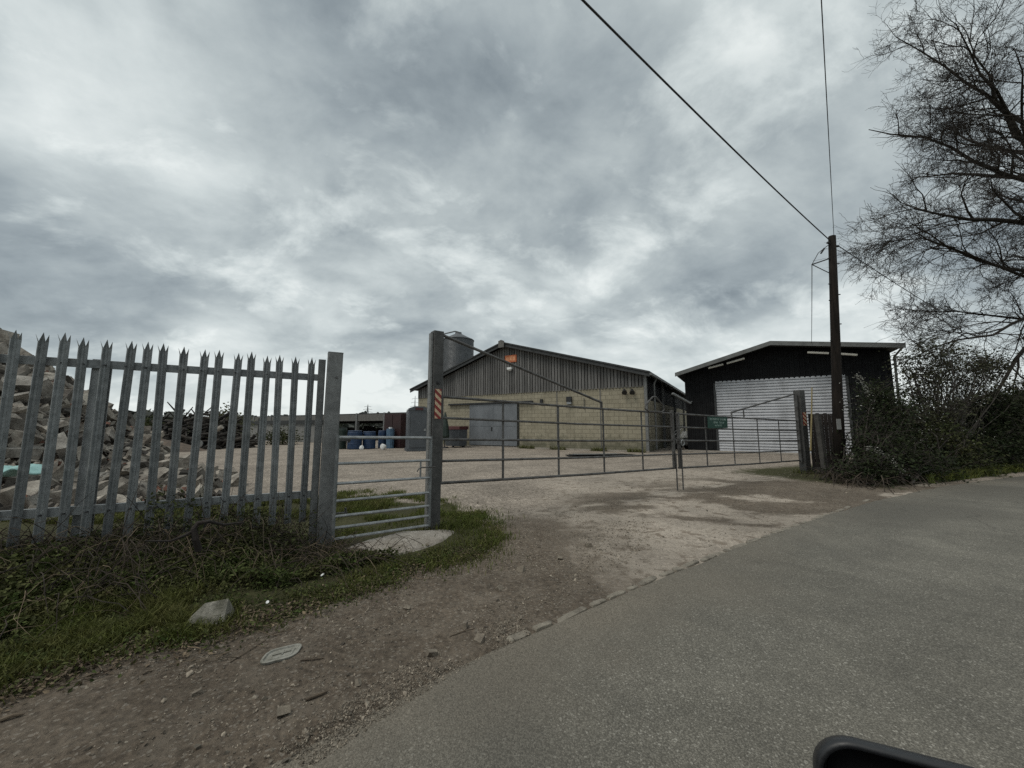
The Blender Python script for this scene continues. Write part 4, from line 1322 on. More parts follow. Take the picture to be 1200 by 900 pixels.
top = lambda x: sroof(x) - .06
mb = MB()
corr(mb, 0, rd0 - .02, lambda x: 0.0, top, 0); corr(mb, rd1 + .02, SW, lambda x: 0.0, top, 0); corr(mb, rd0 - .019, rd1 + .019, lambda x: rdz + .12, top, 0)
mb.box(0, .07, 0, .06, SL, sE0 - .06); mb.box(SW - .06, .07, 0, SW, SL, sE1 - .06); mb.box(.061, SL - .06, 0, SW - .061, SL, sE0 - .2)
mb.build('cladding_wall', M['shedclad'], shed, world=False)
for xa, za, xb, zb in ((-.35, sE0 - .1, sAx, sAz), (sAx, sAz, SW + .25, sE1 - .03)):
    mb = MB(); mb.prism([(xa, -.9, za), (xb, -.9, zb), (xb, -.9, zb + .07), (xa, -.9, za + .07)], (0, SL + 1.1, 0)); rf = fix_normals(mb.build('roof', M['roofsheet'], shed, world=False))
    mb = MB(); mb.prism([(xa, -.945, za - .10), (xb, -.945, zb - .10), (xb, -.945, zb + .10), (xa, -.945, za + .10)], (0, .04, 0)); fix_normals(mb.build('fascia', M['roofgrey'], rf, world=False))
for pa_, pb_ in (((830, 431), (847.5, 426.5)), ((851.5, 425.5), (872.5, 419.5)), ((946, 412.5), (971, 413.5)), ((983, 414), (1004.5, 415.5))):
    a, b_ = slc(*pa_, -.75), slc(*pb_, -.75); a.z -= .02; b_.z -= .02
    mb = MB(); mb.bar(a, b_, .09, .09, bev=.015); mb.build('strip_light', M['tube'], shed, world=False)
mb = MB(); z = .03; k = 0
b = 0; pts = []
while z < rdz + .1:
    pts += [(.03, z), (-.034, z + .004), (-.03, z + .05), (-.02, z + .094), (.03, z + .10), (.03, z + .135)]; z += .14
for (y, z) in pts:
    mb.v += [(rd0, y, z), (rd1, y, z)]
for i in range(len(pts) - 1): mb.f.append((2 * i, 2 * i + 1, 2 * i + 3, 2 * i + 2))
b = len(mb.v); mb.box(rd0, .05, .03, rd1, .065, rdz + .1)
mb.build('roller_shutter', M['roller'], shed, world=False)
mb = MB(); mb.box(rd0 - .1, -.06, 0, rd0 - .002, -.032, rdz + .1); mb.build('shutter_guide', M['roofsheet'], shed, world=False)
mb = MB(); mb.box(rd1 + .002, -.06, 0, rd1 + .1, -.032, rdz + .1); mb.build('shutter_guide', M['roofsheet'], shed, world=False)
mb = MB(); mb.tube([(SW + .2, -.85, sE1 - .05), (SW + .1, -.1, sE1 - .35), (SW + .08, .05, .1)], .045, 8); mb.build('downpipe', M['roofgrey'], shed, world=False)
mb = MB(); mb.box(-.2, -1.2, -.1, SW + .2, -.06, .05); mb.build('apron', M['concrete'], shed, world=False)
# floodlight arm on the shed's left edge
mb = MB(); a = at(788, 461, 19.6); b_ = at(809, 472.5, 19.9); mb.bar(a, b_, .12, .1, bev=.01); mb.tube([b_, b_ + Vector((.5, .6, .25))], .04, 8); mb.build('lamp_arm', M['galvlight'], shed)

# machine parked in the gap between barn and shed
mc = gp(800, 526.5)
t = thing('pressure_washer', mc, 'dusty white wheeled machine with bent handle parked between barn and black shed', 'machine')
mb = MB(); mb.bar(mc + Vector((-.45, 0, .38)), mc + Vector((.5, .0, .42)), .45, .42, bev=.09); mb.build('body', M['greywall'], t)
mb = MB(); mb.prism([mc + Vector(p) for p in ((-.05, -.24, .66), (.55, -.24, .7), (.62, -.24, 1.0), (.15, -.24, 1.02))], (0, .48, 0)); fix_normals(mb.build('cowl', M['white'], t))
for sx_ in (-.32, .38):
    for sy_ in (-.27, .27):
        mb = MB(); c = mc + Vector((sx_, sy_, .19)); mb.tube([c - Vector((0, .05, 0)), c + Vector((0, .05, 0))], .19, 16); wv = mb.build('wheel', M['black'], t)
mb = MB()
for sy_ in (-.2, .2): mb.tube([mc + Vector((-.3, sy_, .55)), mc + Vector((-.55, sy_, .75)), mc + Vector((-.1, sy_, 1.15)), mc + Vector((.0, sy_, 1.35))], .025, 7)
mb.tube([mc + Vector((.0, -.2, 1.35)), mc + Vector((.0, .2, 1.35))], .025, 7); mb.build('handle', M['galvlight'], t)

# ------------------------------------------------------------------ open cattle shed far left
c0 = Vector((-7.6, 31.5, 0)); cd = Vector((-.857, .515, 0)); cL = 31
crz = math.atan2(-cd.y, -cd.x)
cs = thing('cattle_shed', c0 + cd * cL, 'long low open fronted cattle shed with grey fascia at the far side of the yard', 'shed', rotz=crz)
H1 = 2.42
mb = MB(); mb.prism([(0, -.3, H1), (cL, -.3, H1), (cL, -.3, H1 + .07), (0, -.3, H1 + .07)], (0, 7.5, .35)); fix_normals(mb.build('roof', M['roofsheet'], cs, world=False))
mb = MB(); mb.box(0, -.35, H1 - .62, cL, -.30, H1 - .02); mb.build('fascia', M['oldtimber'], cs, world=False)
for k in range(9):
    mb = MB(); x = cL - .25 - k * 3.8; mb.box(x - .1, -.42, 0, x + .1, -.36, H1 + .1); mb.box(x - .09, -.26, 0, x + .09, -.1, H1 - .05); mb.build('post', M['galvpost'], cs, world=False)
mb = MB(); x = 0
while x < cL:
    wv = random.uniform(.5, 1.4)
    mb.box(x, 6.8, 0, x + wv, 6.9, 1.2 + random.uniform(-.25, .2)); x += wv + .02
mb.build('back_wall', M['timberdark'], cs, world=False)
mb = MB(); mb.box(0, 6.8, 1.65, cL, 6.9, 2.7); mb.build('back_boarding', M['timberdark'], cs, world=False)
mb = MB(); mb.box(cL - .1, 0, 0, cL, 6.7, 2.4); mb.build('end_wall', M['timberdark'], cs, world=False)
mb = MB()
for k in range(40):
    x = random.uniform(0, cL); mb.box(x, 4.5, 0, x + random.uniform(.4, 1.2), 5.2, random.uniform(.5, 1.15))
mb.build('feed_barrier', M['timberdark'], cs, world=False)

# precast wall left of it
w0 = at(384, 516, 30); w1 = at(286, 517, 36)
t = thing('panel_wall', Vector((w0.x, w0.y, 0)), 'grey precast panel wall with black posts at the far edge of the yard', 'wall')
d_ = Vector((w1.x - w0.x, w1.y - w0.y, 0)); L = d_.length; d_.normalize()
for k in range(5):
    mb = MB(); a = Vector((w0.x, w0.y, .72)) + d_ * (L * k / 5 + .05); mb.bar(a, a + d_ * (L / 5 - .1), .12, 1.5, bev=.01); mb.build('panel', M['greywall'], t)
for k in range(6):
    mb = MB(); a = Vector((w0.x, w0.y, 0)) + d_ * (L * k / 5) + Vector((.05, -.12, 0)); mb.bar(a, a + UP * 2.05, .16, .16); mb.build('post', M['metaldark'], t)
mb = MB(); a = Vector((w0.x, w0.y, 1.65)) + Vector((.05, -.2, 0)); mb.bar(a, a + d_ * L, .08, .3); mb.build('rail', M['metaldark'], t)

# barrels, toilet, bin ...
def barrel(px, Y, mt, label, h=1.0, r=.38, grp=None):
    c = at(px, 520, Y); c.z = 0
    t = thing('barrel', c, label, 'barrel', group=grp)
    mb = MB(); mb.lathe(c, [(r * .92, 0), (r, .05), (r, h * .3), (r * 1.03, h * .33), (r, h * .36), (r, h * .64), (r * 1.03, h * .67), (r, h * .7), (r, h * .93), (r * .93, h), (r * .93, h + .001)], 22); mb.build('drum', mt, t, smooth=False)
    mb = MB(); mb.lathe(c, [(r * .95, h + .002), (r * .98, h + .03), (r * .9, h + .05)], 22); mb.build('lid', mt, t)
barrel(415.5, 21.6, M['blue'], 'blue plastic barrel standing leftmost in the row by the cattle shed', 1.0, .39)
barrel(432.5, 22.0, M['blue'], 'blue plastic barrel in the middle of the row by the cattle shed', .95, .35)
barrel(448, 22.9, M['blue'], 'narrow darker blue barrel at the right end of the row by the cattle shed', 1.0, .25)
barrel(397.5, 21.8, M['greenplastic'], 'dark green drum beside the leftmost blue barrel', 1.15, .4)
c = at(457, 520, 22.4); c.z = 0
t = thing('water_tank', c, 'pale blue plastic container standing on end right of the blue barrels', 'container')
mb = MB(); mb.bar(c, c + UP * 1.15, .4, .4, up=(0.2, 1, 0), bev=.1); mb.build('body', M['paleblue'], t)
mb = MB(); mb.tube([c + UP * 1.14, c + UP * 1.24], .1, 12); mb.build('cap', M['white'], t)
for px, Y, s_, lb in ((449.5, 21.0, .19, 'larger crumpled white sack on the ground in front of the pale blue container'), (424, 21.0, .13, 'smaller crumpled white sack on the ground between the blue barrels')):
    c = at(px, 524, Y); c.z = 0
    v = rock(rng, I3, 12, .6, .95) * np.array([s_, s_ * .8, s_]) + np.array([c.x, c.y, s_ * .8])
    tag(nmesh('white_sack', v, I3[1], M['white'], smooth=True), lb, 'sack')
c = at(467, 520, 23.2); c.z = 0
t = thing('metal_cabinet', c, 'dark maroon steel cabinet standing left of the portable toilet', 'cabinet', rotz=RZ)
mb = MB(); mb.box(-.75, -.5, 0, .75, .5, 2.05); mb.build('body', M['maroon'], t, world=False)
for s_ in (-1, 1):
    mb = MB(); mb.box(min(s_ * .02, s_ * .72), -.53, .08, max(s_ * .02, s_ * .72), -.502, 1.98); mb.build('door', M['maroon'], t, world=False)

# portable toilet
c = at(488.5, 520, 20.3); c.z = 0
t = thing('portable_toilet', c, 'grey moulded portable toilet with white roof and red sign near the barn corner', 'portable toilet', rotz=R(22))
mb = MB(); mb.bar(Vector((0, 0, .12)), Vector((0, 0, 2.12)), 1.08, 1.08, up=(0, 1, 0), bev=.07); mb.build('cabin', M['loo'], t, world=False)
mb = MB(); mb.box(-.58, -.58, 0, .58, .58, .13); mb.build('skid_base', M['loo'], t, world=False)
mb = MB(); mb.prism([(-.56, -.57, 2.12), (.56, -.57, 2.12), (.5, -.57, 2.24), (.25, -.57, 2.33), (-.25, -.57, 2.33), (-.5, -.57, 2.24)], (0, .55, 0)); fix_normals(mb.build('roof_front', M['loo'], t, world=False))
mb = MB(); mb.prism([(-.55, -.015, 2.12), (.58, -.015, 2.12), (.52, -.015, 2.22), (-.5, -.015, 2.22)], (0, .6, 0)); fix_normals(mb.build('roof', M['white'], t, world=False))
mb = MB(); mb.box(-.42, -.57, .2, .42, -.542, 2.0); dd = mb.build('door', M['loo'], t, world=False)
mb = MB(); mb.box(.26, -.6, 1.05, .36, -.571, 1.17); mb.build('latch', M['galvlight'], dd, world=False)
mb = MB(); mb.box(-.2, -.592, 2.14, .2, -.572, 2.26); mb.build('badge', M['redlid'], t, world=False)
mb = MB(); mb.box(.541, -.42, 1.28, .555, .30, 1.95); sg_ = mb.build('side_sign', M['redsign'], t, world=False)
mb = MB(); mb.box(.556, -.12, 1.7, .56, .06, 1.86); mb.box(.556, -.3, 1.5, .56, .2, 1.58); mb.box(.556, -.22, 1.38, .56, .12, 1.42); mb.build('sign_mark', M['white'], sg_, world=False)
c = at(534, 520, 23.5); c.z = 0
t = thing('wheelie_bin', c, 'grey bin with a dark red lid standing against the barn behind the striped post', 'bin', rotz=RZ)
mb = MB(); mb.prism([(-.5, -.35, .1), (.5, -.35, .1), (.6, -.42, 1.1), (-.6, -.42, 1.1)], (0, .8, 0)); fix_normals(mb.build('body', M['loo'], t, world=False))
mb = MB(); mb.prism([(-.63, -.45, 1.1), (.63, -.45, 1.1), (.6, -.4, 1.3), (-.6, -.4, 1.3)], (0, .9, 0)); fix_normals(mb.build('lid', M['redlid'], t, world=False))
for s_ in (-.4, .4):
    mb = MB(); mb.tube([(s_ - .04, .25, .12), (s_ + .04, .25, .12)], .12, 12); mb.build('wheel', M['black'], t, world=False)
c = at(521, 520, 22.6); c.z = 0
t = thing('folded_parasol', c, 'dark green folded parasol standing upright right behind the striped gate post', 'parasol')
mb = MB(); mb.lathe(c, [(.2, .5), (.28, .7), (.22, 1.3), (.1, 1.9), (.02, 2.15)], 12); mb.build('canopy', M['greenplastic'], t)
mb = MB(); mb.tube([c, c + UP * .6], .03, 8); mb.lathe(c, [(.25, 0), (.22, .08)], 12); mb.build('stand', M['metaldark'], t)

# ------------------------------------------------------------------ rubble heap, soil, brush pile
def heap_h(x, y):
    a = 4.3 * np.clip(1 - np.hypot((x + 13.3) / 5.3, (y - 8.3) / 4.0), 0, 1) ** 0.85
    b_ = 0.8 * np.clip(1 - np.hypot((x + 8.8) / 2.3, (y - 8.4) / 2.2), 0, 1)
    c_ = 0.36 * np.clip(1 - np.hypot((x + 7.3) / 2.2, (y - 8.2) / 1.6), 0, 1)
    c_ = np.maximum(c_, .2 * np.clip(3 * (1 - np.hypot((x + 7.0) / 2.7, (y - 6.2) / 1.6)), 0, 1))
    return np.maximum(np.maximum(a, b_), c_) + 0.25 * fbm(x, y, 1.2, 4, 63)


hx = np.linspace(-17.5, -2.5, 120); hy = np.linspace(4.2, 13.5, 90)
HX, HY = np.meshgrid(hx, hy); HZ = heap_h(HX, HY) - .22
idx = np.arange(HX.size).reshape(HX.shape)
F = np.stack([idx[:-1, :-1], idx[:-1, 1:], idx[1:, 1:], idx[1:, :-1]], -1).reshape(-1, 4)
hroot = thing('rubble_heap', (-11.8, 8.8, 0), 'tall grey heap of broken concrete and brick rubble behind the palisade fence', 'rubble', kind='stuff')
o = nmesh('core', np.stack([HX, HY, HZ], -1).reshape(-1, 3), F, M['soil'], hroot, smooth=True); o['kind'] = 'stuff'
n_ = 17000
rx_ = rng.uniform(-17, -2.8, n_); ry_ = rng.uniform(4.4, 12, n_)
hh_ = heap_h(rx_, ry_)
ok = (hh_ > .16)
rx_, ry_, hh_ = rx_[ok], ry_[ok], hh_[ok]
ss_ = np.clip(rng.lognormal(-2.85, .65, len(rx_)), .025, .27)
o = scatter_rocks('debris', np.stack([rx_, ry_, hh_ - .2 + ss_ * .3 + .05 * rng.random(len(ss_))], 1), ss_, ROCKS, M['rubble'], flat=(.18, .6), tilt=.7, parent=hroot); o['kind'] = 'stuff'
kb = rng.choice(len(rx_), 500, replace=False)
o = scatter_rocks('brick_pieces', np.stack([rx_[kb], ry_[kb], hh_[kb] - .1 + .04 * rng.random(500)], 1), rng.uniform(.04, .085, 500), ROCKS, M['brick'], flat=(.4, .6), tilt=.8, parent=hroot); o['kind'] = 'stuff'
big = [(30, 455, .5), (70, 470, .45), (55, 500, .42), (20, 500, .5), (120, 475, .3), (75, 530, .4), (15, 530, .5), (95, 545, .35), (45, 560, .35), (130, 515, .3), (12, 470, .4), (48, 430, .35), (150, 530, .25), (60, 585, .3), (110, 565, .3), (30, 595, .32), (165, 545, .22), (190, 540, .25), (215, 548, .2), (200, 560, .2), (235, 552, .2), (140, 560, .25)]
for i, (px, py, s_) in enumerate(big):
    # find where the ray meets the heap
    d = ray(px, py); k = 4.0; hit = None
    while k < 14:
        p = Vector((d.x * k, d.y * k, CAM_Z + d.z * k))
        if p.z < max(float(heap_h(np.array([p.x]), np.array([p.y]))[0]) - .15, 0.02): hit = p; break
        k += .04
    if hit is None: continue
    v = ROCKS[(i * 5) % 24][0] * np.array([s_ * .85, s_ * .62, s_ * .3]) @ rot_rand(rng, .5).T + np.array(hit)
    tag(nmesh('concrete_block', v, ROCKS[(i * 5) % 24][1], M['blockgrey']), 'broken pale slab of concrete lying on the rubble heap behind the fence', 'concrete block', 'broken slabs on the rubble heap')
c = at(25, 551, 5.9)
v = I3[0] * np.array([.32, .2, .05]) + np.array([0.0, 0, .05]) * np.sin(I3[0][:, :1] * 5) + np.array(c)
tag(nmesh('plastic_sheet', v, I3[1], M['teal'], smooth=True), 'crumpled pale teal plastic sheet caught low in the rubble behind the fence', 'plastic sheet')

# soil bank
sb = at(190, 515, 17); 
tx = np.linspace(-6, 6, 50); ty = np.linspace(-2.5, 2.5, 26); TX, TY = np.meshgrid(tx, ty)
TZ = 1.25 * np.clip(1 - np.hypot(TX / 5, TY / 2.2), 0, 1) + .25 * fbm(TX, TY, 1, 4, 9) - .12
idx = np.arange(TX.size).reshape(TX.shape)
F = np.stack([idx[:-1, :-1], idx[:-1, 1:], idx[1:, 1:], idx[1:, :-1]], -1).reshape(-1, 4)
o = nmesh('soil_bank', np.stack([TX + at(165, 515, 20).x - 1.0, TY + 20, TZ], -1).reshape(-1, 3), F, M['soil'], smooth=True)
tag(o, 'low bank of reddish brown dumped soil behind the rubble heap', 'soil bank')

# brush pile of logs and branches
bc = at(228, 515, 23); bc.z = 0
t = thing('brush_pile', bc, 'dark pile of logs and cut branches behind the fence with long sticks poking out', 'brush pile', kind='stuff')
mb = MB()
for k in range(420):
    a = random.uniform(0, 2 * pi); rr = random.random() ** .6 * 2.9
    x, y = rr * cos(a) * 1.15, rr * sin(a) * .7
    zt = 2.35 * max(0, 1 - (rr / 3.1) ** 1.6)
    z = random.uniform(.05, 1) * zt
    L = random.uniform(.5, 1.9); r_ = random.uniform(.02, .12)
    d = Vector((random.gauss(0, 1), random.gauss(0, .7), random.gauss(0, .32))).normalized()
    p = bc + Vector((x, y, max(z, .1)))
    mb.tube([p - d * L / 2, p + Vector((0, 0, random.uniform(-.08, .08))), p + d * L / 2], [r_, r_ * .9, r_ * .7], 6)
for (px, py, qx, qy) in ((205, 481, 196, 471), (238, 486, 248, 477), (215, 490, 226, 477), (190, 493, 200, 484), (232, 490, 224, 479)):
    a, b_ = at(px, py, 22.8), at(qx, qy, 22.6); mb.tube([a - (b_ - a) * .6, a, b_], [.06, .05, .025], 6)
o = mb.build('branches', M['log'], t); o['kind'] = 'stuff'
lc = at(255.5, 503, 21.5)
t = thing('cut_log', lc, 'short pale cut log end sticking out of the right side of the brush pile', 'log')
mb = MB(); mb.tube([lc + Vector((-.2, 0, -.12)), lc + Vector((.22, 0, .14))], .12, 10); mb.build('stem', M['concrete'], t)
lc = at(232, 520.5, 21.2)
t = thing('tyre', lc, 'round pale disc leaning at the foot of the brush pile', 'disc')
mb = MB(); mb.tube([lc, lc + Vector((.05, -.12, .02))], .24, 18); mb.build('face', M['greywall'], t)

# ------------------------------------------------------------------ foliage helpers
def leaves(name, cen, size, mt, parent=None, up=0.3, asp=0.55, fold=0.25):
    n = len(cen); cen = np.asarray(cen)
    d = rng.normal(size=(n, 3)); d[:, 2] *= .6; d /= np.linalg.norm(d, axis=1)[:, None]
    nn = rng.normal(size=(n, 3)); nn[:, 2] += up
    s = np.cross(d, nn); s /= np.linalg.norm(s, axis=1)[:, None] + 1e-9
    nn = np.cross(s, d)
    sz_ = size * rng.uniform(.55, 1.35, n)[:, None] if np.isscalar(size) else size[:, None]
    v = np.stack([cen - d * sz_ * .5, cen + s * sz_ * asp * .5 + nn * sz_ * fold * .4, cen + d * sz_ * .55, cen - s * sz_ * asp * .5 + nn * sz_ * fold * .4], 1)
    f = np.arange(n * 4).reshape(n, 4)
    f3 = np.concatenate([f[:, [0, 1, 2]], f[:, [0, 2, 3]]])
    return nmesh(name, v.reshape(-1, 3), f3, mt, parent)


def blades(name, pts, hts, mt, lean=.5, wid=.004, parent=None):
    n = len(pts)
    z = height(pts[:, 0], pts[:, 1])
    a = rng.uniform(0, 2 * pi, n); b = rng.uniform(0, 2 * pi, n)
    ln = hts * lean * rng.uniform(.2, 1.4, n)
    base = np.stack([pts[:, 0], pts[:, 1], z - .005], 1)
    sd = np.stack([np.cos(b), np.sin(b), 0 * b], 1) * (wid * rng.uniform(.6, 1.5, n))[:, None]
    dv = np.stack([np.cos(a), np.sin(a), 0 * a], 1)
    mid = base + dv * (ln * .35)[:, None] + np.array([0, 0, 1]) * (hts * .6)[:, None]
    tip = base + dv * ln[:, None] + np.array([0, 0, 1]) * (hts * (1 - .25 * rng.random(n)))[:, None]
    v = np.stack([base - sd, base + sd, mid + sd * .8, mid - sd * .8, tip], 1).reshape(-1, 3)
    i = np.arange(n)[:, None] * 5
    q = i + np.array([[0, 1, 2, 3]]); tr_ = i + np.array([[3, 2, 4]])
    return nmesh(name, v, [q, tr_], mt, parent)


def clumpy(p, scale, thr, seed):
    k = vnoise(p[:, 0] * scale, p[:, 1] * scale, seed) + .35 * rng.random(len(p))
    return p[k > thr]


# grass
pA = gpl([(-60, 745), (0, 735), (120, 722), (240, 700), (275, 738), (130, 768), (0, 816), (-60, 840)])
pB = gpl([(250, 742), (345, 700), (420, 668), (520, 640), (575, 612), (584, 640), (560, 656), (500, 670), (420, 696), (345, 716)])
pC = gpl([(393, 573), (500, 578), (545, 592), (575, 604), (582, 632), (530, 628), (500, 604), (470, 612), (393, 632)])
pD = [(-4.6, 4.6), (-2.6, 5.4), (-1.9, 6.0), (-2.4, 6.9), (-4.6, 6.4), (-7, 5.2)]
pE = gpl([(1090, 568), (1200, 553), (1290, 542), (1290, 530), (1170, 540), (1080, 560)])
ga = rand_in_poly(pA, 17000); ga = clumpy(ga + rng.normal(size=ga.shape) * .06, 5, .6, 3); gb = rand_in_poly(pB, 10000); gb = clumpy(gb + rng.normal(size=gb.shape) * .09, 4, .62, 4)
gc = rand_in_poly(pC, 30000); gc = clumpy(gc + rng.normal(size=gc.shape) * .12, 3.2, .72, 5); gd = clumpy(rand_in_poly(pD, 16000), 1.5, .62, 6)
foot_d = np.hypot(((gc[:, 0] - fc.x) * .8 + (gc[:, 1] - fc.y) * .6) / .6, (-(gc[:, 0] - fc.x) * .6 + (gc[:, 1] - fc.y) * .8) / .33)
gc = gc[foot_d > .95]
fd2 = np.hypot(((gb[:, 0] - fc.x) * .8 + (gb[:, 1] - fc.y) * .6) / .6, (-(gb[:, 0] - fc.x) * .6 + (gb[:, 1] - fc.y) * .8) / .33)
gb = gb[fd2 > .95]
pF = gpl([(520, 590), (555, 600), (585, 622), (590, 645), (560, 655), (500, 668), (430, 690), (420, 668), (500, 655), (560, 630)])
gf = rand_in_poly(pF, 8000); gf = clumpy(gf + rng.normal(size=gf.shape) * .16, 4.5, .8, 14)
fd3 = np.hypot(((gf[:, 0] - fc.x) * .8 + (gf[:, 1] - fc.y) * .6) / .6, (-(gf[:, 0] - fc.x) * .6 + (gf[:, 1] - fc.y) * .8) / .33); gf = gf[fd3 > .95]
gc = np.concatenate([gc, gf])
# weeds along the foot of the barn, the shed and the posts
wf = []
for k in range(2600):
    u_ = random.random() * BW
    if d0 - .3 < u_ < d1 + .3 or vnoise(np.array([u_ * .9]), np.array([3.0]), 5)[0] < .42: continue
    q = BO + ex_ * u_ - ey_ * (.28 + abs(random.gauss(0, .1))); wf.append((q.x, q.y))
wf = np.array(wf)
wp = []
for c in (gpost, Vector((GPL.x, GPL.y, 0)), Vector((RP.x, RP.y, 0)), at(984, 556, 9.4)):
    for _ in range(260): wp.append((c.x + random.gauss(0, .13), c.y + random.gauss(0, .13)))
wp = np.array(wp)
groot = thing('grass', (-2, 3.5, 0), 'patchy green grass on the bank and around the pedestrian gate', 'grass', kind='stuff')
ge = rand_in_poly(pE, 12000)
for nm, pts, lo_, hi_, mt, wd_ in (('verge_grass', ga, .03, .10, M['grass'], .003), ('edge_grass', gb, .02, .06, M['grass'], .003), ('gate_grass', gc, .03, .09, M['grassbright'], .0035), ('yard_grass', gd, .04, .12, M['grass'], .005), ('wall_weeds', wf, .06, .3, M['grass'], .012), ('post_weeds', wp, .05, .16, M['grass'], .005), ('far_verge_grass', ge, .1, .32, M['grassbright'], .011)):
    o = blades(nm, pts, rng.uniform(lo_, hi_, len(pts)), mt, .7, wd_, groot); o['kind'] = 'stuff'

# brambles on the bank
broot = thing('bramble_patch', (-3, 3, .2), 'low tangle of brambles, ivy and dead canes on the bank below the palisade fence', 'brambles', kind='stuff')
bank = gpl([(-120, 800), (0, 752), (200, 700), (330, 690), (420, 665), (470, 652)]) + [(-1.75, 3.85), (-2.2, 4.25), (-4.6, 3.0), (-5.4, 2.4)]
bp = rand_in_poly(bank, 34000)
dens = vnoise(bp[:, 0] * 2.6, bp[:, 1] * 2.6, 12)
bp = bp[dens + .5 * rng.random(len(bp)) > .45]
th_ = .02 + .13 * np.clip(vnoise(bp[:, 0] * 2.0, bp[:, 1] * 2.0, 19) * 1.5 - .35, 0, 1)
bz_ = height(bp[:, 0], bp[:, 1]) + rng.random(len(bp)) * th_ + .005
o = leaves('leaves', np.stack([bp[:, 0], bp[:, 1], bz_], 1), .038, M['bramble'], broot, up=1.2); o['kind'] = 'stuff'
lowp = gpl([(-60, 800), (0, 740), (150, 700), (280, 680), (420, 650), (480, 652), (560, 640), (560, 655), (420, 698), (345, 718), (280, 748), (130, 775), (0, 822)])
lq = rand_in_poly(lowp, 15000); lq = lq + rng.normal(size=lq.shape) * .09; lq = lq[vnoise(lq[:, 0] * 4, lq[:, 1] * 4, 71) + .4 * rng.random(len(lq)) > .5]
lfd = np.hypot(((lq[:, 0] - fc.x) * .8 + (lq[:, 1] - fc.y) * .6) / .6, (-(lq[:, 0] - fc.x) * .6 + (lq[:, 1] - fc.y) * .8) / .33); lq = lq[lfd > .98]
lz_ = height(lq[:, 0], lq[:, 1]) + .004 + .05 * rng.random(len(lq)) ** 2
o = leaves('ground_leaves', np.stack([lq[:, 0], lq[:, 1], lz_], 1), .024, M['bramble'], broot, up=1.5); o['kind'] = 'stuff'
fl_ = [gp(*q) for q in ((-20, 822), (60, 795), (130, 770), (200, 756), (280, 742), (345, 712), (420, 692), (500, 664), (560, 648), (582, 625))]
dl = []
for _ in range(5200):
    k = random.randrange(len(fl_) - 1); q = fl_[k].lerp(fl_[k + 1], random.random())
    dl.append((q.x + random.gauss(0, .03) - abs(random.gauss(0, .0)), q.y + random.gauss(.10, .16)))
dl = np.array(dl); dl = dl[vnoise(dl[:, 0] * 5, dl[:, 1] * 5, 81) + .4 * rng.random(len(dl)) > .5]
lfd = np.hypot(((dl[:, 0] - fc.x) * .8 + (dl[:, 1] - fc.y) * .6) / .6, (-(dl[:, 0] - fc.x) * .6 + (dl[:, 1] - fc.y) * .8) / .33); dl = dl[lfd > .98]
o = leaves('dead_leaves', np.stack([dl[:, 0], dl[:, 1], height(dl[:, 0], dl[:, 1]) + .004 + .02 * rng.random(len(dl)) ** 2], 1), .026, M['litter'], broot, up=2.5); o['kind'] = 'stuff'
mb = MB()
for _ in range(260):
    k = random.randrange(len(fl_) - 1); q = fl_[k].lerp(fl_[k + 1], random.random())
    x, y = q.x + random.gauss(0, .06), q.y + random.gauss(.08, .2); a = random.gauss(.6, .8); L = random.uniform(.04, .22)
    pts = []
    for w_ in (0, .35, .7, 1):
        xx, yy = x + cos(a) * L * w_ + random.gauss(0, .004), y + sin(a) * L * w_ + random.gauss(0, .004); pts.append((xx, yy, float(height(xx, yy)) + .004 + random.uniform(0, .012)))
    mb.tube(pts, random.uniform(.001, .0028), 5)
o = mb.build('dead_stalks', M['litter'], broot); o['kind'] = 'stuff'
for (px, py, lb) in ((322, 637, 'white scrap of paper litter in the brambles near the bottom rail'), (378, 668, 'white scrap of litter at the bramble edge in front of the grey post'), (314, 697, 'small pale scrap of litter at the bramble edge right of the stone block')):
    p = gp(px, py, .1); p.z = float(height(p.x, p.y)) + .07
    v = I2[0] * np.array([.016, .011, .004]) @ rot_rand(rng, .6).T + np.array(p)
    tag(nmesh('litter', v, I2[1], M['white']), lb, 'litter')
# greener leaves near the posts
gpp = rand_in_poly([(-3.0, 3.15), (-1.9, 3.6), (-1.95, 4.0), (-2.4, 4.05), (-3.4, 3.5)], 2600)
gz = height(gpp[:, 0], gpp[:, 1]) + .38 * rng.random(len(gpp)) ** 1.7 * (.4 + vnoise(gpp[:, 0] * 3, gpp[:, 1] * 3, 6))
o = leaves('ivy_leaves', np.stack([gpp[:, 0], gpp[:, 1], gz], 1), .036, M['hedge'], broot, up=.8); o['kind'] = 'stuff'
mb = MB()
cpts = rand_in_poly(bank, 560)
for k, (x, y) in enumerate(cpts):
    if vnoise(np.array([x * 1.3]), np.array([y * 1.3]), 44)[0] < .3: continue
    z = float(height(x, y)); a = random.gauss(math.atan2(FD.y, FD.x), .9); L = random.uniform(.2, .75)
    hgt = random.uniform(.02, .22) * (1.0 if random.random() < .8 else 1.6)
    pts = []
    for q in np.linspace(0, 1, 7):
        xx = x + cos(a) * L * q + random.gauss(0, .012); yy = y + sin(a) * L * q + random.gauss(0, .012)
        pts.append((xx, yy, float(height(xx, yy)) + .01 + hgt * sin(pi * min(q * 1.1, 1)) + random.gauss(0, .008)))
    r_ = random.uniform(.0016, .005)
    mb.tube(pts, [r_ * (1 - .6 * i / 6) for i in range(7)], 5)
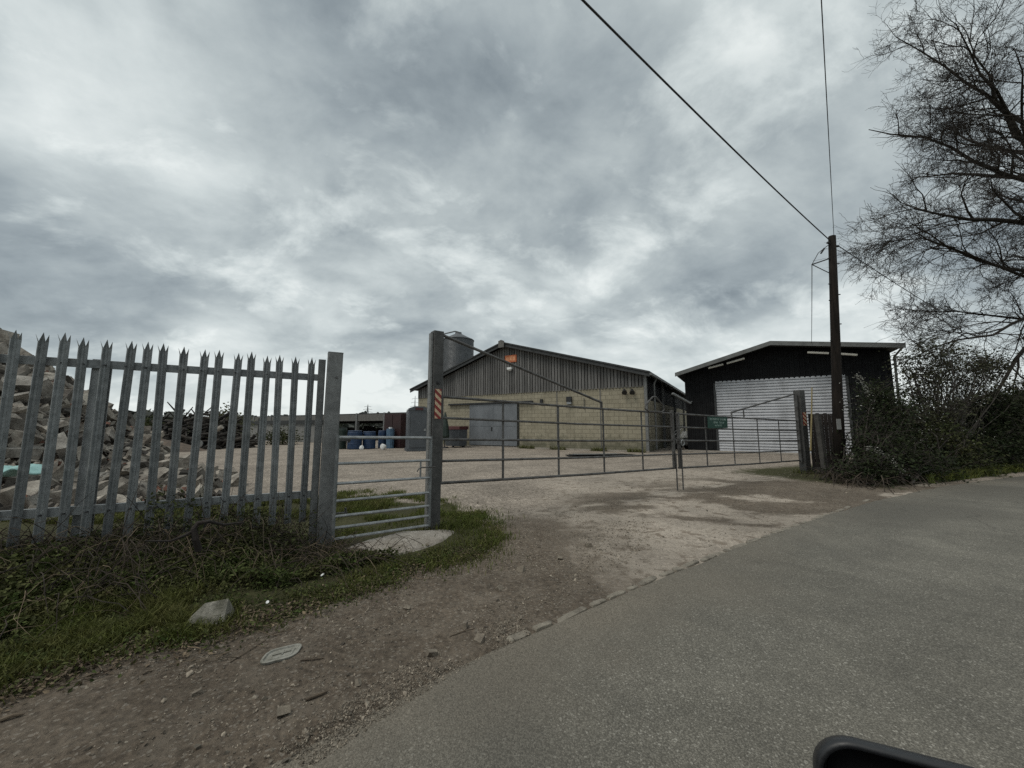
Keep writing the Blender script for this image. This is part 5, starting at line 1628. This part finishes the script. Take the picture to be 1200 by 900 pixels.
# upright stems by the fence
for k in range(170):
    s_ = random.uniform(.2, 2.35) if k % 3 else random.uniform(1.5, 2.35); dd_ = random.uniform(-.35, .35)
    p = FA + FD * s_ + FN * dd_
    z = float(height(p.x, p.y)); L = random.uniform(.15, .6)
    q = Vector((p.x, p.y, z)); d = Vector((random.gauss(0, .35), random.gauss(0, .35), 1)).normalized()
    pts = [q]
    for i in range(5): d = (d + Vector((random.gauss(0, .22), random.gauss(0, .22), random.gauss(-.08, .15)))).normalized(); q = q + d * L / 5; pts.append(q)
    mb.tube(pts, [.004, .0035, .003, .0025, .002, .0015], 5)
o = mb.build('canes', M['cane'], broot); o['kind'] = 'stuff'
mb = MB()
for k, (x, y) in enumerate(rand_in_poly(bank, 330)):
    a = random.gauss(math.atan2(FD.y, FD.x), 1.0); L = random.uniform(.15, .5); hgt = random.uniform(.03, .2)
    pts = []
    for q in np.linspace(0, 1, 6):
        xx = x + cos(a) * L * q + random.gauss(0, .01); yy = y + sin(a) * L * q + random.gauss(0, .01)
        pts.append((xx, yy, float(height(xx, yy)) + .02 + hgt * sin(pi * min(q * 1.05, 1)) ** .8 + random.gauss(0, .008)))
    r_ = random.uniform(.0012, .003)
    mb.tube(pts, [r_ * (1 - .6 * i / 5) for i in range(6)], 4)
o = mb.build('dry_canes', M['litter'], broot); o['kind'] = 'stuff'
# thick dead root
t = thing('dead_branch', at(228, 630, 2.75), 'thick dark crooked dead branch arching out of the brambles below the fence', 'branch')
mb = MB(); mb.tube([at(233, 645, 2.75), at(229, 632, 2.72), at(227, 620, 2.72), at(232, 613, 2.74), at(245, 611, 2.78), at(262, 615, 2.85), at(285, 612, 2.95)], [.022, .02, .018, .016, .012, .009, .005], 8); mb.build('stem', M['timberdark'], t)
mb = MB(); mb.tube([at(227, 622, 2.72), at(216, 628, 2.68), at(200, 634, 2.66), at(170, 634, 2.6)], [.012, .01, .007, .004], 6); mb.build('side_shoot', M['timberdark'], t)

# stone block on the bank
p = gp(246, 716, .08); 
v0_, f0_ = hull(np.random.default_rng(5), 16, .7)
v = v0_ * np.array([.15, .11, .10])
a = R(20); v = v @ np.array([[cos(a), -sin(a), 0], [sin(a), cos(a), 0], [0, 0, 1]]).T + np.array([p.x, p.y + .02, float(height(p.x, p.y)) + .035])
tag(nmesh('stone_block', v, f0_, M['bankstone']), 'angular pale stone block sitting at the edge of the brambles', 'stone')

# plastic lid on the dirt
lc = gp(330, 767); lz = float(height(lc.x, lc.y))
t = thing('lid', (lc.x, lc.y, lz), 'flat grey weathered lid with raised rim lying on the brown verge', 'lid', rotz=R(28))
def rrect(wx, wy, r_, z, n=6, skew=0.0):
    o = []
    for cx_, cy_, a0 in ((wx - r_, wy - r_, 0), (-wx + r_, wy - r_, 90), (-wx + r_, -wy + r_, 180), (wx - r_, -wy + r_, 270)):
        for k in range(n + 1):
            a = R(a0 + 90 * k / n); x = cx_ + r_ * cos(a); y = cy_ + r_ * sin(a); o.append((x + skew * y, y, z))
    return o
mb = MB()
rings = [rrect(.088, .064, .045, 0.004, skew=.3), rrect(.09, .066, .046, .016, skew=.3), rrect(.078, .054, .036, .018, skew=.3), rrect(.074, .05, .034, .009, skew=.3), rrect(.06, .036, .01, .008, skew=.3), rrect(.056, .032, .009, .013, skew=.3)]
n = len(rings[0])
for r_ in rings: mb.v += r_
for i in range(len(rings) - 1):
    for k in range(n): mb.f.append((i * n + k, i * n + (k + 1) % n, (i + 1) * n + (k + 1) % n, (i + 1) * n + k))
mb.f.append(tuple((len(rings) - 1) * n + k for k in range(n)))
mb.build('plate', M['lid'], t, world=False)
mb = MB(); mb.bar((-.045, -.002, .0165), (.045, .004, .0165), .008, .004); mb.bar((.0, -.02, .016), (.012, .02, .016), .006, .003); mb.build('rib', M['lid'], t, world=False)

# sticks
for i, (px, py, qx, qy, r_, lb) in enumerate([(352, 776, 380, 771, .004, 'thin straight stick lying just right of the grey lid'), (358, 822, 384, 811, .007, 'short thick bent stick lying on the dirt below the grey lid'),
                                              (270, 775, 312, 747, .003, 'long thin twig slanting up the dirt left of the grey lid'), (232, 746, 270, 733, .005, 'dark stick at the grass edge beside the stone block'),
                                              (0, 846, 28, 838, .008, 'pale stick at the left picture edge on the dirt'), (112, 780, 120, 790, .004, 'short forked twig standing at the grass edge'),
                                              (167, 792, 180, 787, .005, 'short brown twig on the dirt below the grass'), (527, 746, 556, 737, .003, 'fine pale straw near the broken road edge')]):
    a, b_ = gp(px, py), gp(qx, qy)
    a.z = float(height(a.x, a.y)) + r_; b_.z = float(height(b_.x, b_.y)) + r_
    m_ = a.lerp(b_, .5) + Vector((random.gauss(0, .006), random.gauss(0, .006), .006)); m_.z = float(height(m_.x, m_.y)) + r_ + .004
    mb = MB(); mb.tube([a, a.lerp(m_, .5), m_, m_.lerp(b_, .55), b_], [r_, r_ * 1.05, r_ * .9, r_ * .8, r_ * .5], 7)
    d = (b_ - a); mb.tube([m_, m_ + d * .12 + Vector((-d.y, d.x, 0)) * .15], [r_ * .6, r_ * .3], 5)
    tag(mb.build('stick', M['stick']), lb, 'stick')

# ------------------------------------------------------------------ telegraph pole and wires
PB = at(984, 556, 9.5); PB.z = 0; PT = at(975, 277, 9.5)
t = thing('telegraph_pole', PB, 'tall dark creosoted telegraph pole standing at the corner of the gate and hedge', 'telegraph pole')
mb = MB()
mb.tube([PB - UP * .3, PB.lerp(PT, .3), PB.lerp(PT, .65), PT], [.125, .112, .096, .082], 18); mb.build('shaft', M['pole'], t, smooth=True)
br0, br1, br2 = at(972, 303, 9.5), at(951.5, 310, 9.3), at(972, 320, 9.5)
mb = MB(); mb.tube([br0, br1], .016, 6); mb.tube([br2, br1], .012, 6); mb.build('bracket', M['metaldark'], t)
for k, f_ in enumerate((.97, .955, .9, .88, .79, .745, .72, .62, .55)):
    p = PB.lerp(PT, f_); sgn = 1 if k % 2 else -1
    mb = MB(); mb.tube([p, p + Vector((sgn * .15, -.02, 0))], .014 if k > 1 else .03, 6); mb.build('step_bolt' if k > 1 else 'insulator', M['metaldark'], t)
p = at(983, 497, 9.36); mb = MB(); mb.bar(p - UP * .13, p + UP * .13, .1, .02, up=(0, 1, 0)); mb.build('number_plate', M['greywall'], t)


def wire(label, pts, r_, sag, grp=None):
    a, b_ = Vector(pts[0]), Vector(pts[-1])
    l = []
    for q in np.linspace(0, 1, 25): p = a.lerp(b_, q); l.append(p - UP * sag * 4 * q * (1 - q))
    mb = MB(); mb.tube(l, r_, 6); tag(mb.build('overhead_wire', M['blackrubber']), label, 'wire', grp)


def through(px, py, z, ext, p0):
    d = ray(px, py); k = (z - CAM_Z) / d.z; q = Vector((d.x * k, d.y * k, z)); return p0 + (q - p0) * ext


pt1 = PT - UP * .12 + Vector((-.06, 0, 0)); pt2 = PT + UP * -.02 + Vector((.05, 0, 0)); pt3 = PT - UP * .25 + Vector((.12, 0, 0))
wire('thick black overhead cable running from pole top over the yard to the upper left', [pt1, through(711, 0, 6.25, 2.6, pt1)], .0125, .35)
wire('thin overhead wire rising steeply from the pole top to the top edge', [pt2, through(962, 0, 6.35, 2.6, pt2)], .0065, .12)
q = at(1200, 411, 19.5); wire('thick overhead cable sloping down rightwards from the pole behind the bare tree', [pt3, pt3 + (q - pt3) * 1.6], .011, .45)
q = onplane(951, 402, SO - ey_ * .9, ey_)
wire('thin drop wire from the pole bracket down to the black shed roof', [br1, q], .009, .05)
mb = MB(); mb.tube([br1, br1.lerp(PT, .4) + Vector((-.05, 0, 0)), PT - UP * .15], .009, 5); mb.tube([at(962, 297, 9.45), at(966, 291, 9.47)], .02, 6)
tag(mb.build('overhead_wire', M['blackrubber']), 'short slack wire looping from the bracket tip to the pole top', 'wire')

# ------------------------------------------------------------------ bare tree on the right
TB = Vector((23.5, 14.6, 0))
tree = thing('bare_tree', TB, 'large bare spreading tree reaching into the picture from the right above the hedge', 'tree')
tmb = MB(); tmb.tube([TB - UP * .3, TB + UP * .6, TB + Vector((.1, 0, 3)), TB + Vector((0, .1, 6)), TB + Vector((-.15, .1, 9.5)), TB + Vector((-.2, 0, 13)), TB + Vector((-.1, .1, 17))], [.62, .45, .38, .33, .25, .16, .04], 14)
tmb.build('trunk', M['bark'], tree, smooth=True)
cmb = MB()
trg = random.Random(11)


def pix(p):
    dp = max(.5, p.y * CT + (p.z - CAM_Z) * ST)
    return 600 + FPX * p.x / dp, 450 - FPX * ((p.z - CAM_Z) * CT - p.y * ST) / dp


def grow(p, d, L, r, lev, pull, tip=.12):
    if lev >= 1:
        vx, vy = pix(p)
        if vx < np.interp(vy, (-50, 60, 120, 190, 225, 260, 310, 350, 390, 420), (1000, 1015, 1030, 1065, 1050, 995, 985, 1015, 1045, 1090)) + trg.uniform(-15, 15): return
    n = (8, 7, 6, 5, 3)[min(lev, 4)]
    pts = [p]; rad = [r]; dirs = [d]
    step = L / n
    kink = trg.choice((-1, 1))
    for i in range(n):
        wob = (.15, .18, .22, .25, .25)[min(lev, 4)]
        d = d + Vector((trg.gauss(0, wob), trg.gauss(0, wob), trg.gauss(0, wob))) + pull * (.05 if lev < 2 else .0)
        if lev >= 2: d = d + Vector((0, 0, .07 * (i - 1.5) / n))      # tips droop, then turn up
        d = d.normalized()
        p = p + d * step * trg.uniform(.8, 1.2)
        pts.append(p); dirs.append(d); rad.append(max(.0045, r * (1 - (1 - tip) * ((i + 1) / n) ** .8)))
    cmb.tube(pts, rad, (8, 6, 5, 3, 3)[min(lev, 4)], cap=False)
    if lev >= 4: return
    inview = pix(pts[-1])[0] < 1290
    nc_ = (11, 7, 5, 4)[lev] if inview else (5, 3, 2, 0)[lev]
    for k in range(nc_):
        t_ = (k + trg.uniform(.15, .95)) / nc_ * (.66 if lev == 0 else .85) + (.32 if lev == 0 else .13)
        f_ = min(t_, .999) * n; i = min(int(f_), n - 1); q = pts[i].lerp(pts[i + 1], f_ - i); dd_ = dirs[i]
        o_ = dd_.orthogonal().normalized(); o_.rotate(Matrix.Rotation(trg.uniform(0, 2 * pi), 3, dd_))
        an = trg.uniform(R(25), R(58))
        nd = (dd_ * cos(an) + o_ * sin(an)); nd.z += trg.uniform(-.1, .12); nd.normalize()
        rr = min(rad[i] * .8, max(rad[i] * trg.uniform(.4, .6), (.03, .024, .016, .011, .009)[lev + 1]))
        Lc = L * (.20 + .14 * trg.random() if lev == 0 else .38 + .24 * trg.random()) * (1.15 - .45 * t_)
        grow(q, nd, Lc, rr, lev + 1, pull)
    if lev < 4: grow(pts[-1], dirs[-1], L * (.18 if lev == 0 else .4), max(rad[-1], .007), min(lev + 2, 4), pull)


tgt = [(1030, 280, 12.0, 7.6, 1.3), (1070, 385, 11.8, 6.2, .9), (1025, 335, 13.0, 6.6, .8), (1125, 365, 12.6, 5.6, .8), (1090, 205, 12.4, 8.6, .8), (1085, 105, 12.2, 9.8, 1.1), (1080, 45, 12.8, 11.2, 1.0),
       (1090, -20, 12.0, 12.6, 1.0), (1040, 60, 12.4, 10.6, .9), (1035, 300, 11.4, 6.8, .7), (1140, 160, 11.6, 8.8, .7), (1060, 335, 12.5, 6.0, .7), (1015, 310, 12.4, 7.2, .7), (1045, 130, 11.6, 9.2, .7)]
for (px, py, Yv, z0, th) in tgt:
    e = at(px, py, Yv); a = TB + Vector((-.1, .0, z0))
    d = (e - a); L = d.length
    grow(a, (d.normalized() + Vector((0, 0, .10))).normalized(), L * .92, (.045 + .0075 * L) * th, 0, (d.normalized() - Vector((0, 0, .2))))
for k in range(8):
    a = TB + UP * (5 + k * 1.1); an = .35 + k * .2
    grow(a, Vector((cos(an), sin(an), .45)).normalized(), trg.uniform(5, 7.5), .12, 0, Vector((0, 0, 0)))
cmb.build('crown', M['bark'], tree)

# ------------------------------------------------------------------ shrubs and hedge on the right
def shrub(name, label, base, blobs, nleaf, lsize, leafmat, stems=14, cat='shrub', clump=.16, group=None, shell=.5, ncl=160, twigs=True, blossom=0):
    base = Vector(base)
    t = thing(name, base, label, cat, group=group)
    mb = MB(); C = []
    for k in range(ncl):
        b = blobs[rng.integers(len(blobs))]
        d = rng.normal(size=3); d /= np.linalg.norm(d); rr = (rng.random() ** shell)
        c = np.array(b[:3]) + d * np.array(b[3:]) * rr
        if c[2] < .05: c[2] = .05 + .2 * rng.random()
        C.append(c)
    C = np.array(C)
    if twigs:
        for k in range(min(stems * 4, len(C))):
            e = Vector(C[k]); a = base + Vector((random.gauss(0, .25), random.gauss(0, .2), 0))
            m1 = a.lerp(e, .4) + Vector((random.gauss(0, .1), random.gauss(0, .1), .15)); m2 = a.lerp(e, .75) + Vector((random.gauss(0, .12), random.gauss(0, .12), .1))
            r_ = random.uniform(.008, .028)
            mb.tube([a, m1, m2, e], [r_, r_ * .7, r_ * .45, r_ * .2], 5)
        for k in range(len(C)):
            for _ in range(3):
                e = Vector(C[k]); d = Vector((random.gauss(0, 1), random.gauss(0, 1), random.gauss(.4, .7))).normalized()
                L = random.uniform(.15, .5); p1 = e + d * L * .5 + Vector((random.gauss(0, .03), random.gauss(0, .03), 0))
                mb.tube([e - d * .1, p1, e + d * L], [.006, .005, .003], 4)
        mb.build('stems', M['twig'], t)
    ci = rng.integers(0, len(C), nleaf)
    P = C[ci] + rng.normal(size=(nleaf, 3)) * clump * (0.6 + .8 * rng.random((len(C), 1))[ci])
    P[:, 2] = np.maximum(P[:, 2], .03)
    leaves('foliage', P, lsize, leafmat, t, up=.5)
    return t


def blob(px, py, Y, rx_, ry_, rz_):
    p = at(px, py, Y); return (p.x, p.y, p.z, rx_, ry_, rz_)


shrub('bramble_bush', 'dark bramble thicket right of the telegraph pole foot before the black shed', at(1015, 565, 8.9).xy.to_3d(),
      [blob(1028, 520, 9.1, .7, .6, .75), blob(1040, 490, 9.4, .6, .5, .6), blob(1015, 552, 8.6, .6, .5, .32), blob(1050, 540, 9.0, .8, .6, .55), blob(1030, 470, 9.8, .35, .35, .4), blob(1085, 550, 9.3, .8, .5, .4)],
      11000, .07, M['ivy'], stems=34, clump=.17, ncl=300)
shrub('tall_shrub', 'tall airy dark shrub standing beside the right end of the black shed', at(1105, 550, 10.8).xy.to_3d(),
      [blob(1085, 425, 10.8, .8, .6, .65), blob(1120, 430, 11.2, 1.0, .7, .75), blob(1100, 470, 10.6, 1.1, .7, .7), blob(1150, 455, 11.4, .9, .7, .7), blob(1075, 455, 11.0, .5, .5, .6), blob(1060, 490, 10.4, .4, .4, .5), blob(1160, 430, 11.6, .6, .5, .5)],
      7500, .075, M['shrubleaf'], stems=34, clump=.15, ncl=260, shell=.45)
shrub('hedge_shrub', 'low greenish hedge shrub between the bramble thicket and the tall airy shrub', at(1090, 560, 10.0).xy.to_3d(),
      [blob(1075, 515, 10.3, .7, .5, .5), blob(1105, 525, 10.4, .9, .6, .6), blob(1090, 500, 10.6, .6, .5, .4), blob(1120, 545, 10.3, .9, .5, .4), blob(1060, 550, 9.7, .6, .4, .3)],
      12000, .07, M['hedge'], stems=18, clump=.16, ncl=240)
shrub('hedge_shrub', 'dense dark evergreen hedge along the road at the right edge', at(1180, 545, 11.6).xy.to_3d(),
      [blob(1150, 490, 11.6, 1.0, .8, .8), blob(1185, 485, 12.2, 1.2, .9, .9), blob(1215, 480, 12.6, 1.2, .9, 1.0), blob(1160, 520, 11.3, 1.1, .7, .6), blob(1200, 515, 12.0, 1.3, .8, .7), blob(1260, 490, 13.4, 1.6, 1.0, 1.1), blob(1130, 530, 11.0, .7, .5, .5)],
      26000, .085, M['ivy'], stems=18, clump=.2, ncl=420)
# pale budding sprays
sprays = [((1014, 524, 8.5), (1062, 556, 8.3), 'pale lichened spray drooping towards the road from the bramble thicket'),
          ((1002, 440, 9.3), (1018, 462, 9.2), 'pale budding sprig arching high beside the telegraph pole'),
          ((1052, 505, 9.9), (1064, 545, 9.7), 'pale budding sprig standing in the low hedge shrub')]
for (a, b_, lb) in sprays:
    A_, B_ = at(*a), at(*b_)
    t = thing('pale_spray', A_, lb, 'spray')
    pts = [A_.lerp(B_, q) + UP * (.12 * sin(pi * q)) + Vector((random.gauss(0, .01),) * 3) for q in np.linspace(0, 1, 8)]
    mb = MB(); mb.tube(pts, [.009 - .0008 * i for i in range(8)], 5); mb.build('stem', M['twig'], t)
    cc = np.array([list(A_.lerp(B_, q) + UP * (.12 * sin(pi * q)) + Vector((random.gauss(0, .035), random.gauss(0, .035), random.gauss(0, .035)))) for q in [random.random() for _ in range(150)]])
    leaves('buds', cc, .035, M['blossom'], t)
bm_pts = []
for k in range(420):
    c = [(1085, 470, 10.4), (1075, 505, 10.0), (1120, 500, 10.4), (1062, 515, 9.8), (1005, 470, 9.3), (1100, 455, 10.6)][k % 6]
    p = at(*c); bm_pts.append([p.x + random.gauss(0, .3), p.y + random.gauss(-.2, .2), p.z + random.gauss(0, .2)])
t = thing('blossom', bm_pts[0], 'scattered pale buds on the outer twigs of the roadside shrubs', 'blossom', kind='stuff')
leaves('buds', np.array(bm_pts), .035, M['blossom'], t)
# dead twigs and litter under the hedge
lp = rand_in_poly(gpl([(955, 560), (1000, 554), (1110, 554), (1100, 562), (1020, 575), (980, 570)]), 420)
mb = MB()
for (x, y) in lp:
    z = float(height(x, y)); a = random.uniform(0, 2 * pi); L = random.uniform(.2, .7); h_ = random.uniform(0.02, .3)
    pts = [(x + cos(a) * L * q + random.gauss(0, .02), y + sin(a) * L * q + random.gauss(0, .02), z + .01 + h_ * sin(pi * q)) for q in np.linspace(0, 1, 5)]
    mb.tube(pts, random.uniform(.003, .008), 4)
tag(mb.build('twig_litter', M['cane']), 'tangle of dead twigs on the ground along the foot of the hedge', 'twigs', kind='stuff')

# bushes and horizon on the far left
shrub('olive_bush', 'rounded olive brown bush beside the brush pile at the far edge of the yard', at(267, 520, 27).xy.to_3d(), [blob(266, 494, 27, 1.3, .9, .8), blob(272, 505, 27, 1.2, .9, .7), blob(260, 512, 27, 1.2, .8, .6)], 5000, .16, M['olive'], stems=10, clump=.25, ncl=120)
shrub('scrub_bush', 'dark scrubby bush growing right behind the rubble heap', at(190, 505, 26).xy.to_3d(), [blob(172, 500, 26, 1.6, .8, .6), blob(195, 503, 27, 1.3, .8, .5), blob(330, 512, 27, 1.2, .6, .4)], 3500, .16, M['hedge'], stems=8, clump=.25, ncl=90)
ft = []
n_ = 9000
ang = rng.uniform(-1.3, 1.25, n_); dist = rng.uniform(240, 330, n_)
hb = 2.5 + 5.5 * vnoise(ang * 14, ang * 0 + 2, 7) + 3 * vnoise(ang * 60, ang * 0, 9)
ft = np.stack([np.sin(ang) * dist, np.cos(ang) * dist, .3 + rng.random(n_) * hb], 1)
o = leaves('distant_treeline', ft, 4.0, M['fartrees'], None, asp=.9)
tag(o, 'low grey green line of distant trees along the horizon beyond the yard', 'trees', kind='stuff')


def pylon(px, ptop, Yv, label, hgt, wv):
    c = at(px, 500, Yv); c.z = 0; top_ = at(px, ptop, Yv).z
    t = thing('pylon', c, label, 'pylon')
    mb = MB()
    for sx_ in (-1, 1):
        for sy_ in (-1, 1):
            mb.tube([c + Vector((sx_ * wv, sy_ * wv, 0)), c + Vector((sx_ * wv * .25, sy_ * wv * .25, top_ * .65)), c + UP * top_], .28, 4)
    for k in range(7):
        za = top_ * k / 8; zb = top_ * (k + 1) / 8; wa = wv * (1 - .8 * k / 7); wb = wv * (1 - .8 * (k + 1) / 7)
        mb.tube([c + Vector((-wa, -wa, za)), c + Vector((wb, -wb, zb))], .16, 3); mb.tube([c + Vector((wa, -wa, za)), c + Vector((-wb, -wb, zb))], .16, 3)
    mb.build('tower', M['pylon'], t)
    for f_, w_ in ((.66, 6.5), (.78, 5.5), (.9, 4.5)):
        m2 = MB(); m2.tube([c + Vector((-w_, 0, top_ * f_)), c + Vector((0, 0, top_ * (f_ + .03))), c + Vector((w_, 0, top_ * f_))], .25, 4); m2.build('crossarm', M['pylon'], t)
pylon(430, 474, 480, 'far off lattice pylon on the horizon above the cattle shed roof', 30, 3.2)
pylon(485.5, 464, 520, 'far off slimmer pylon on the horizon left of the barn eave', 30, 1.4)
c = at(181, 500, 60); c.z = 0
t = thing('utility_pole', c, 'small distant wooden pole with crossarm beyond the brush pile', 'pole')
mb = MB(); tz = at(181, 480, 60).z; mb.tube([c, c + UP * tz], .12, 6); mb.build('shaft', M['pole'], t)
mb = MB(); mb.bar(c + Vector((-.5, -.1, tz - .2)), c + Vector((.5, -.1, tz - .2)), .1, .12); mb.build('crossarm', M['pole'], t)

# ------------------------------------------------------------------ the car the picture is taken from: door and door mirror
carL = Vector((-.57, .82, 0)).normalized(); carF = Vector((.82, .57, 0)).normalized()
car = thing('parked_car', (0.2, -0.5, 0), 'dark car at the roadside whose black door mirror shows in the bottom right corner', 'car')
ml = Vector((-.92, .39, 0)).normalized(); mf = Vector((.39, .92, 0)).normalized()
top_o = at(985, 873, .55)
mc = top_o - ml * .085 - UP * .075
def mring(depth, wx, wz, r_, n=7, dz=0.0):
    o = []
    for cx_, cz_, a0 in ((wx - r_, wz - r_, 0), (-wx + r_, wz - r_, 90), (-wx + r_, -wz + r_, 180), (wx - r_, -wz + r_, 270)):
        for k in range(n + 1):
            a = R(a0 + 90 * k / n); o.append(mc + ml * (cx_ + r_ * cos(a)) + UP * (cz_ + r_ * sin(a) + dz) + mf * depth)
    return o
def loft(rs, cap0, cap1):
    mb = MB(); n = len(rs[0])
    for r_ in rs: mb.v += [tuple(p) for p in r_]
    for i in range(len(rs) - 1):
        for k in range(n): mb.f.append((i * n + k, i * n + (k + 1) % n, (i + 1) * n + (k + 1) % n, (i + 1) * n + k))
    if cap0: mb.f.append(tuple(range(n - 1, -1, -1)))
    if cap1: mb.f.append(tuple((len(rs) - 1) * n + k for k in range(n)))
    return mb
shell = fix_normals(loft([mring(-.006, .108, .078, .04), mring(-.008, .113, .083, .044), mring(.0, .115, .085, .046), mring(.02, .113, .081, .046, dz=-.004), mring(.05, .106, .07, .046, dz=-.013), mring(.08, .08, .05, .04, dz=-.024), mring(.09, .03, .02, .015, dz=-.03)], False, True).build('wing_mirror', M['carblack'], car, smooth=True))
fix_normals(loft([mring(-.006, .1075, .0775, .04), mring(-.001, .106, .076, .039), mring(.012, .099, .069, .034)], False, False).build('mirror_trim', M['carblack'], shell, smooth=True))
fix_normals(loft([mring(.011, .0985, .0685, .034), mring(.012, .05, .03, .02)], False, True).build('mirror_glass', M['glassdark'], shell))
ib = mc - ml * .1 - UP * .04 + mf * .04
mb = MB(); mb.tube([ib, ib - ml * .05 - UP * .05, ib - ml * .1 - UP * .12 - carL * .02], [.03, .032, .036], 10); mb.build('mirror_arm', M['carblack'], shell, smooth=True)
def carp(s_, lat, z): return carF * s_ + carL * lat + UP * z


prof_ = [(-2.2, .35), (-2.28, .55), (-2.2, .88), (-1.0, .92), (.85, .90), (1.5, .82), (1.95, .68), (2.02, .5), (1.95, .3), (1.7, .22), (-1.9, .22)]
def shrink(k): return [(.0 + (a + .1) * k - .1, .56 + (z - .56) * (k * .9 + .1)) for a, z in prof_]
body = fix_normals(loft([[carp(a, lat, z) for a, z in shrink(k)] for lat, k in ((-.055, .90), (-.075, .965), (-.14, 1.0), (-1.6, 1.0), (-1.67, .965), (-1.70, .9))], True, True).build('body', M['carpaint'], car))
cab = [(-1.95, .93), (-1.55, 1.38), (-.9, 1.47), (.05, 1.45), (.85, .92)]
fix_normals(loft([[carp(a * .96 - .02, lat, .92 + (z - .92) * kz) for a, z in cab] for lat, kz in ((-.15, .02), (-.26, .97), (-.34, 1.0), (-1.42, 1.0), (-1.5, .97), (-1.6, .02))], True, True).build('windows', M['cargloss'], car))
mb = MB(); mb.prism([carp(a, -.36, z) for a, z in ((-1.5, 1.405), (-.9, 1.476), (.0, 1.456), (.0, 1.466), (-.9, 1.49), (-1.52, 1.42))], carL * -1.04); fix_normals(mb.build('roof', M['carpaint'], car))
for s_ in (-1.45, 1.3):
    for lat in (-.17, -1.6):
        c = carp(s_, lat, .31); mb = MB(); mb.tube([c - carL * .1, c - carL * .085, c + carL * .085, c + carL * .1], [.27, .31, .31, .27], 28); wv = mb.build('wheel', M['black'], car)
        mb = MB(); mb.tube([c - carL * .104, c + carL * .104], .19, 20); mb.build('rim', M['galvlight'], wv)
for lat in (-.3, -1.4):
    mb = MB(); c = carp(1.86, lat, .66); mb.bar(c - carL * .14, c + carL * .14, .1, .12, bev=.03); mb.build('headlight', M['greywall'], car)
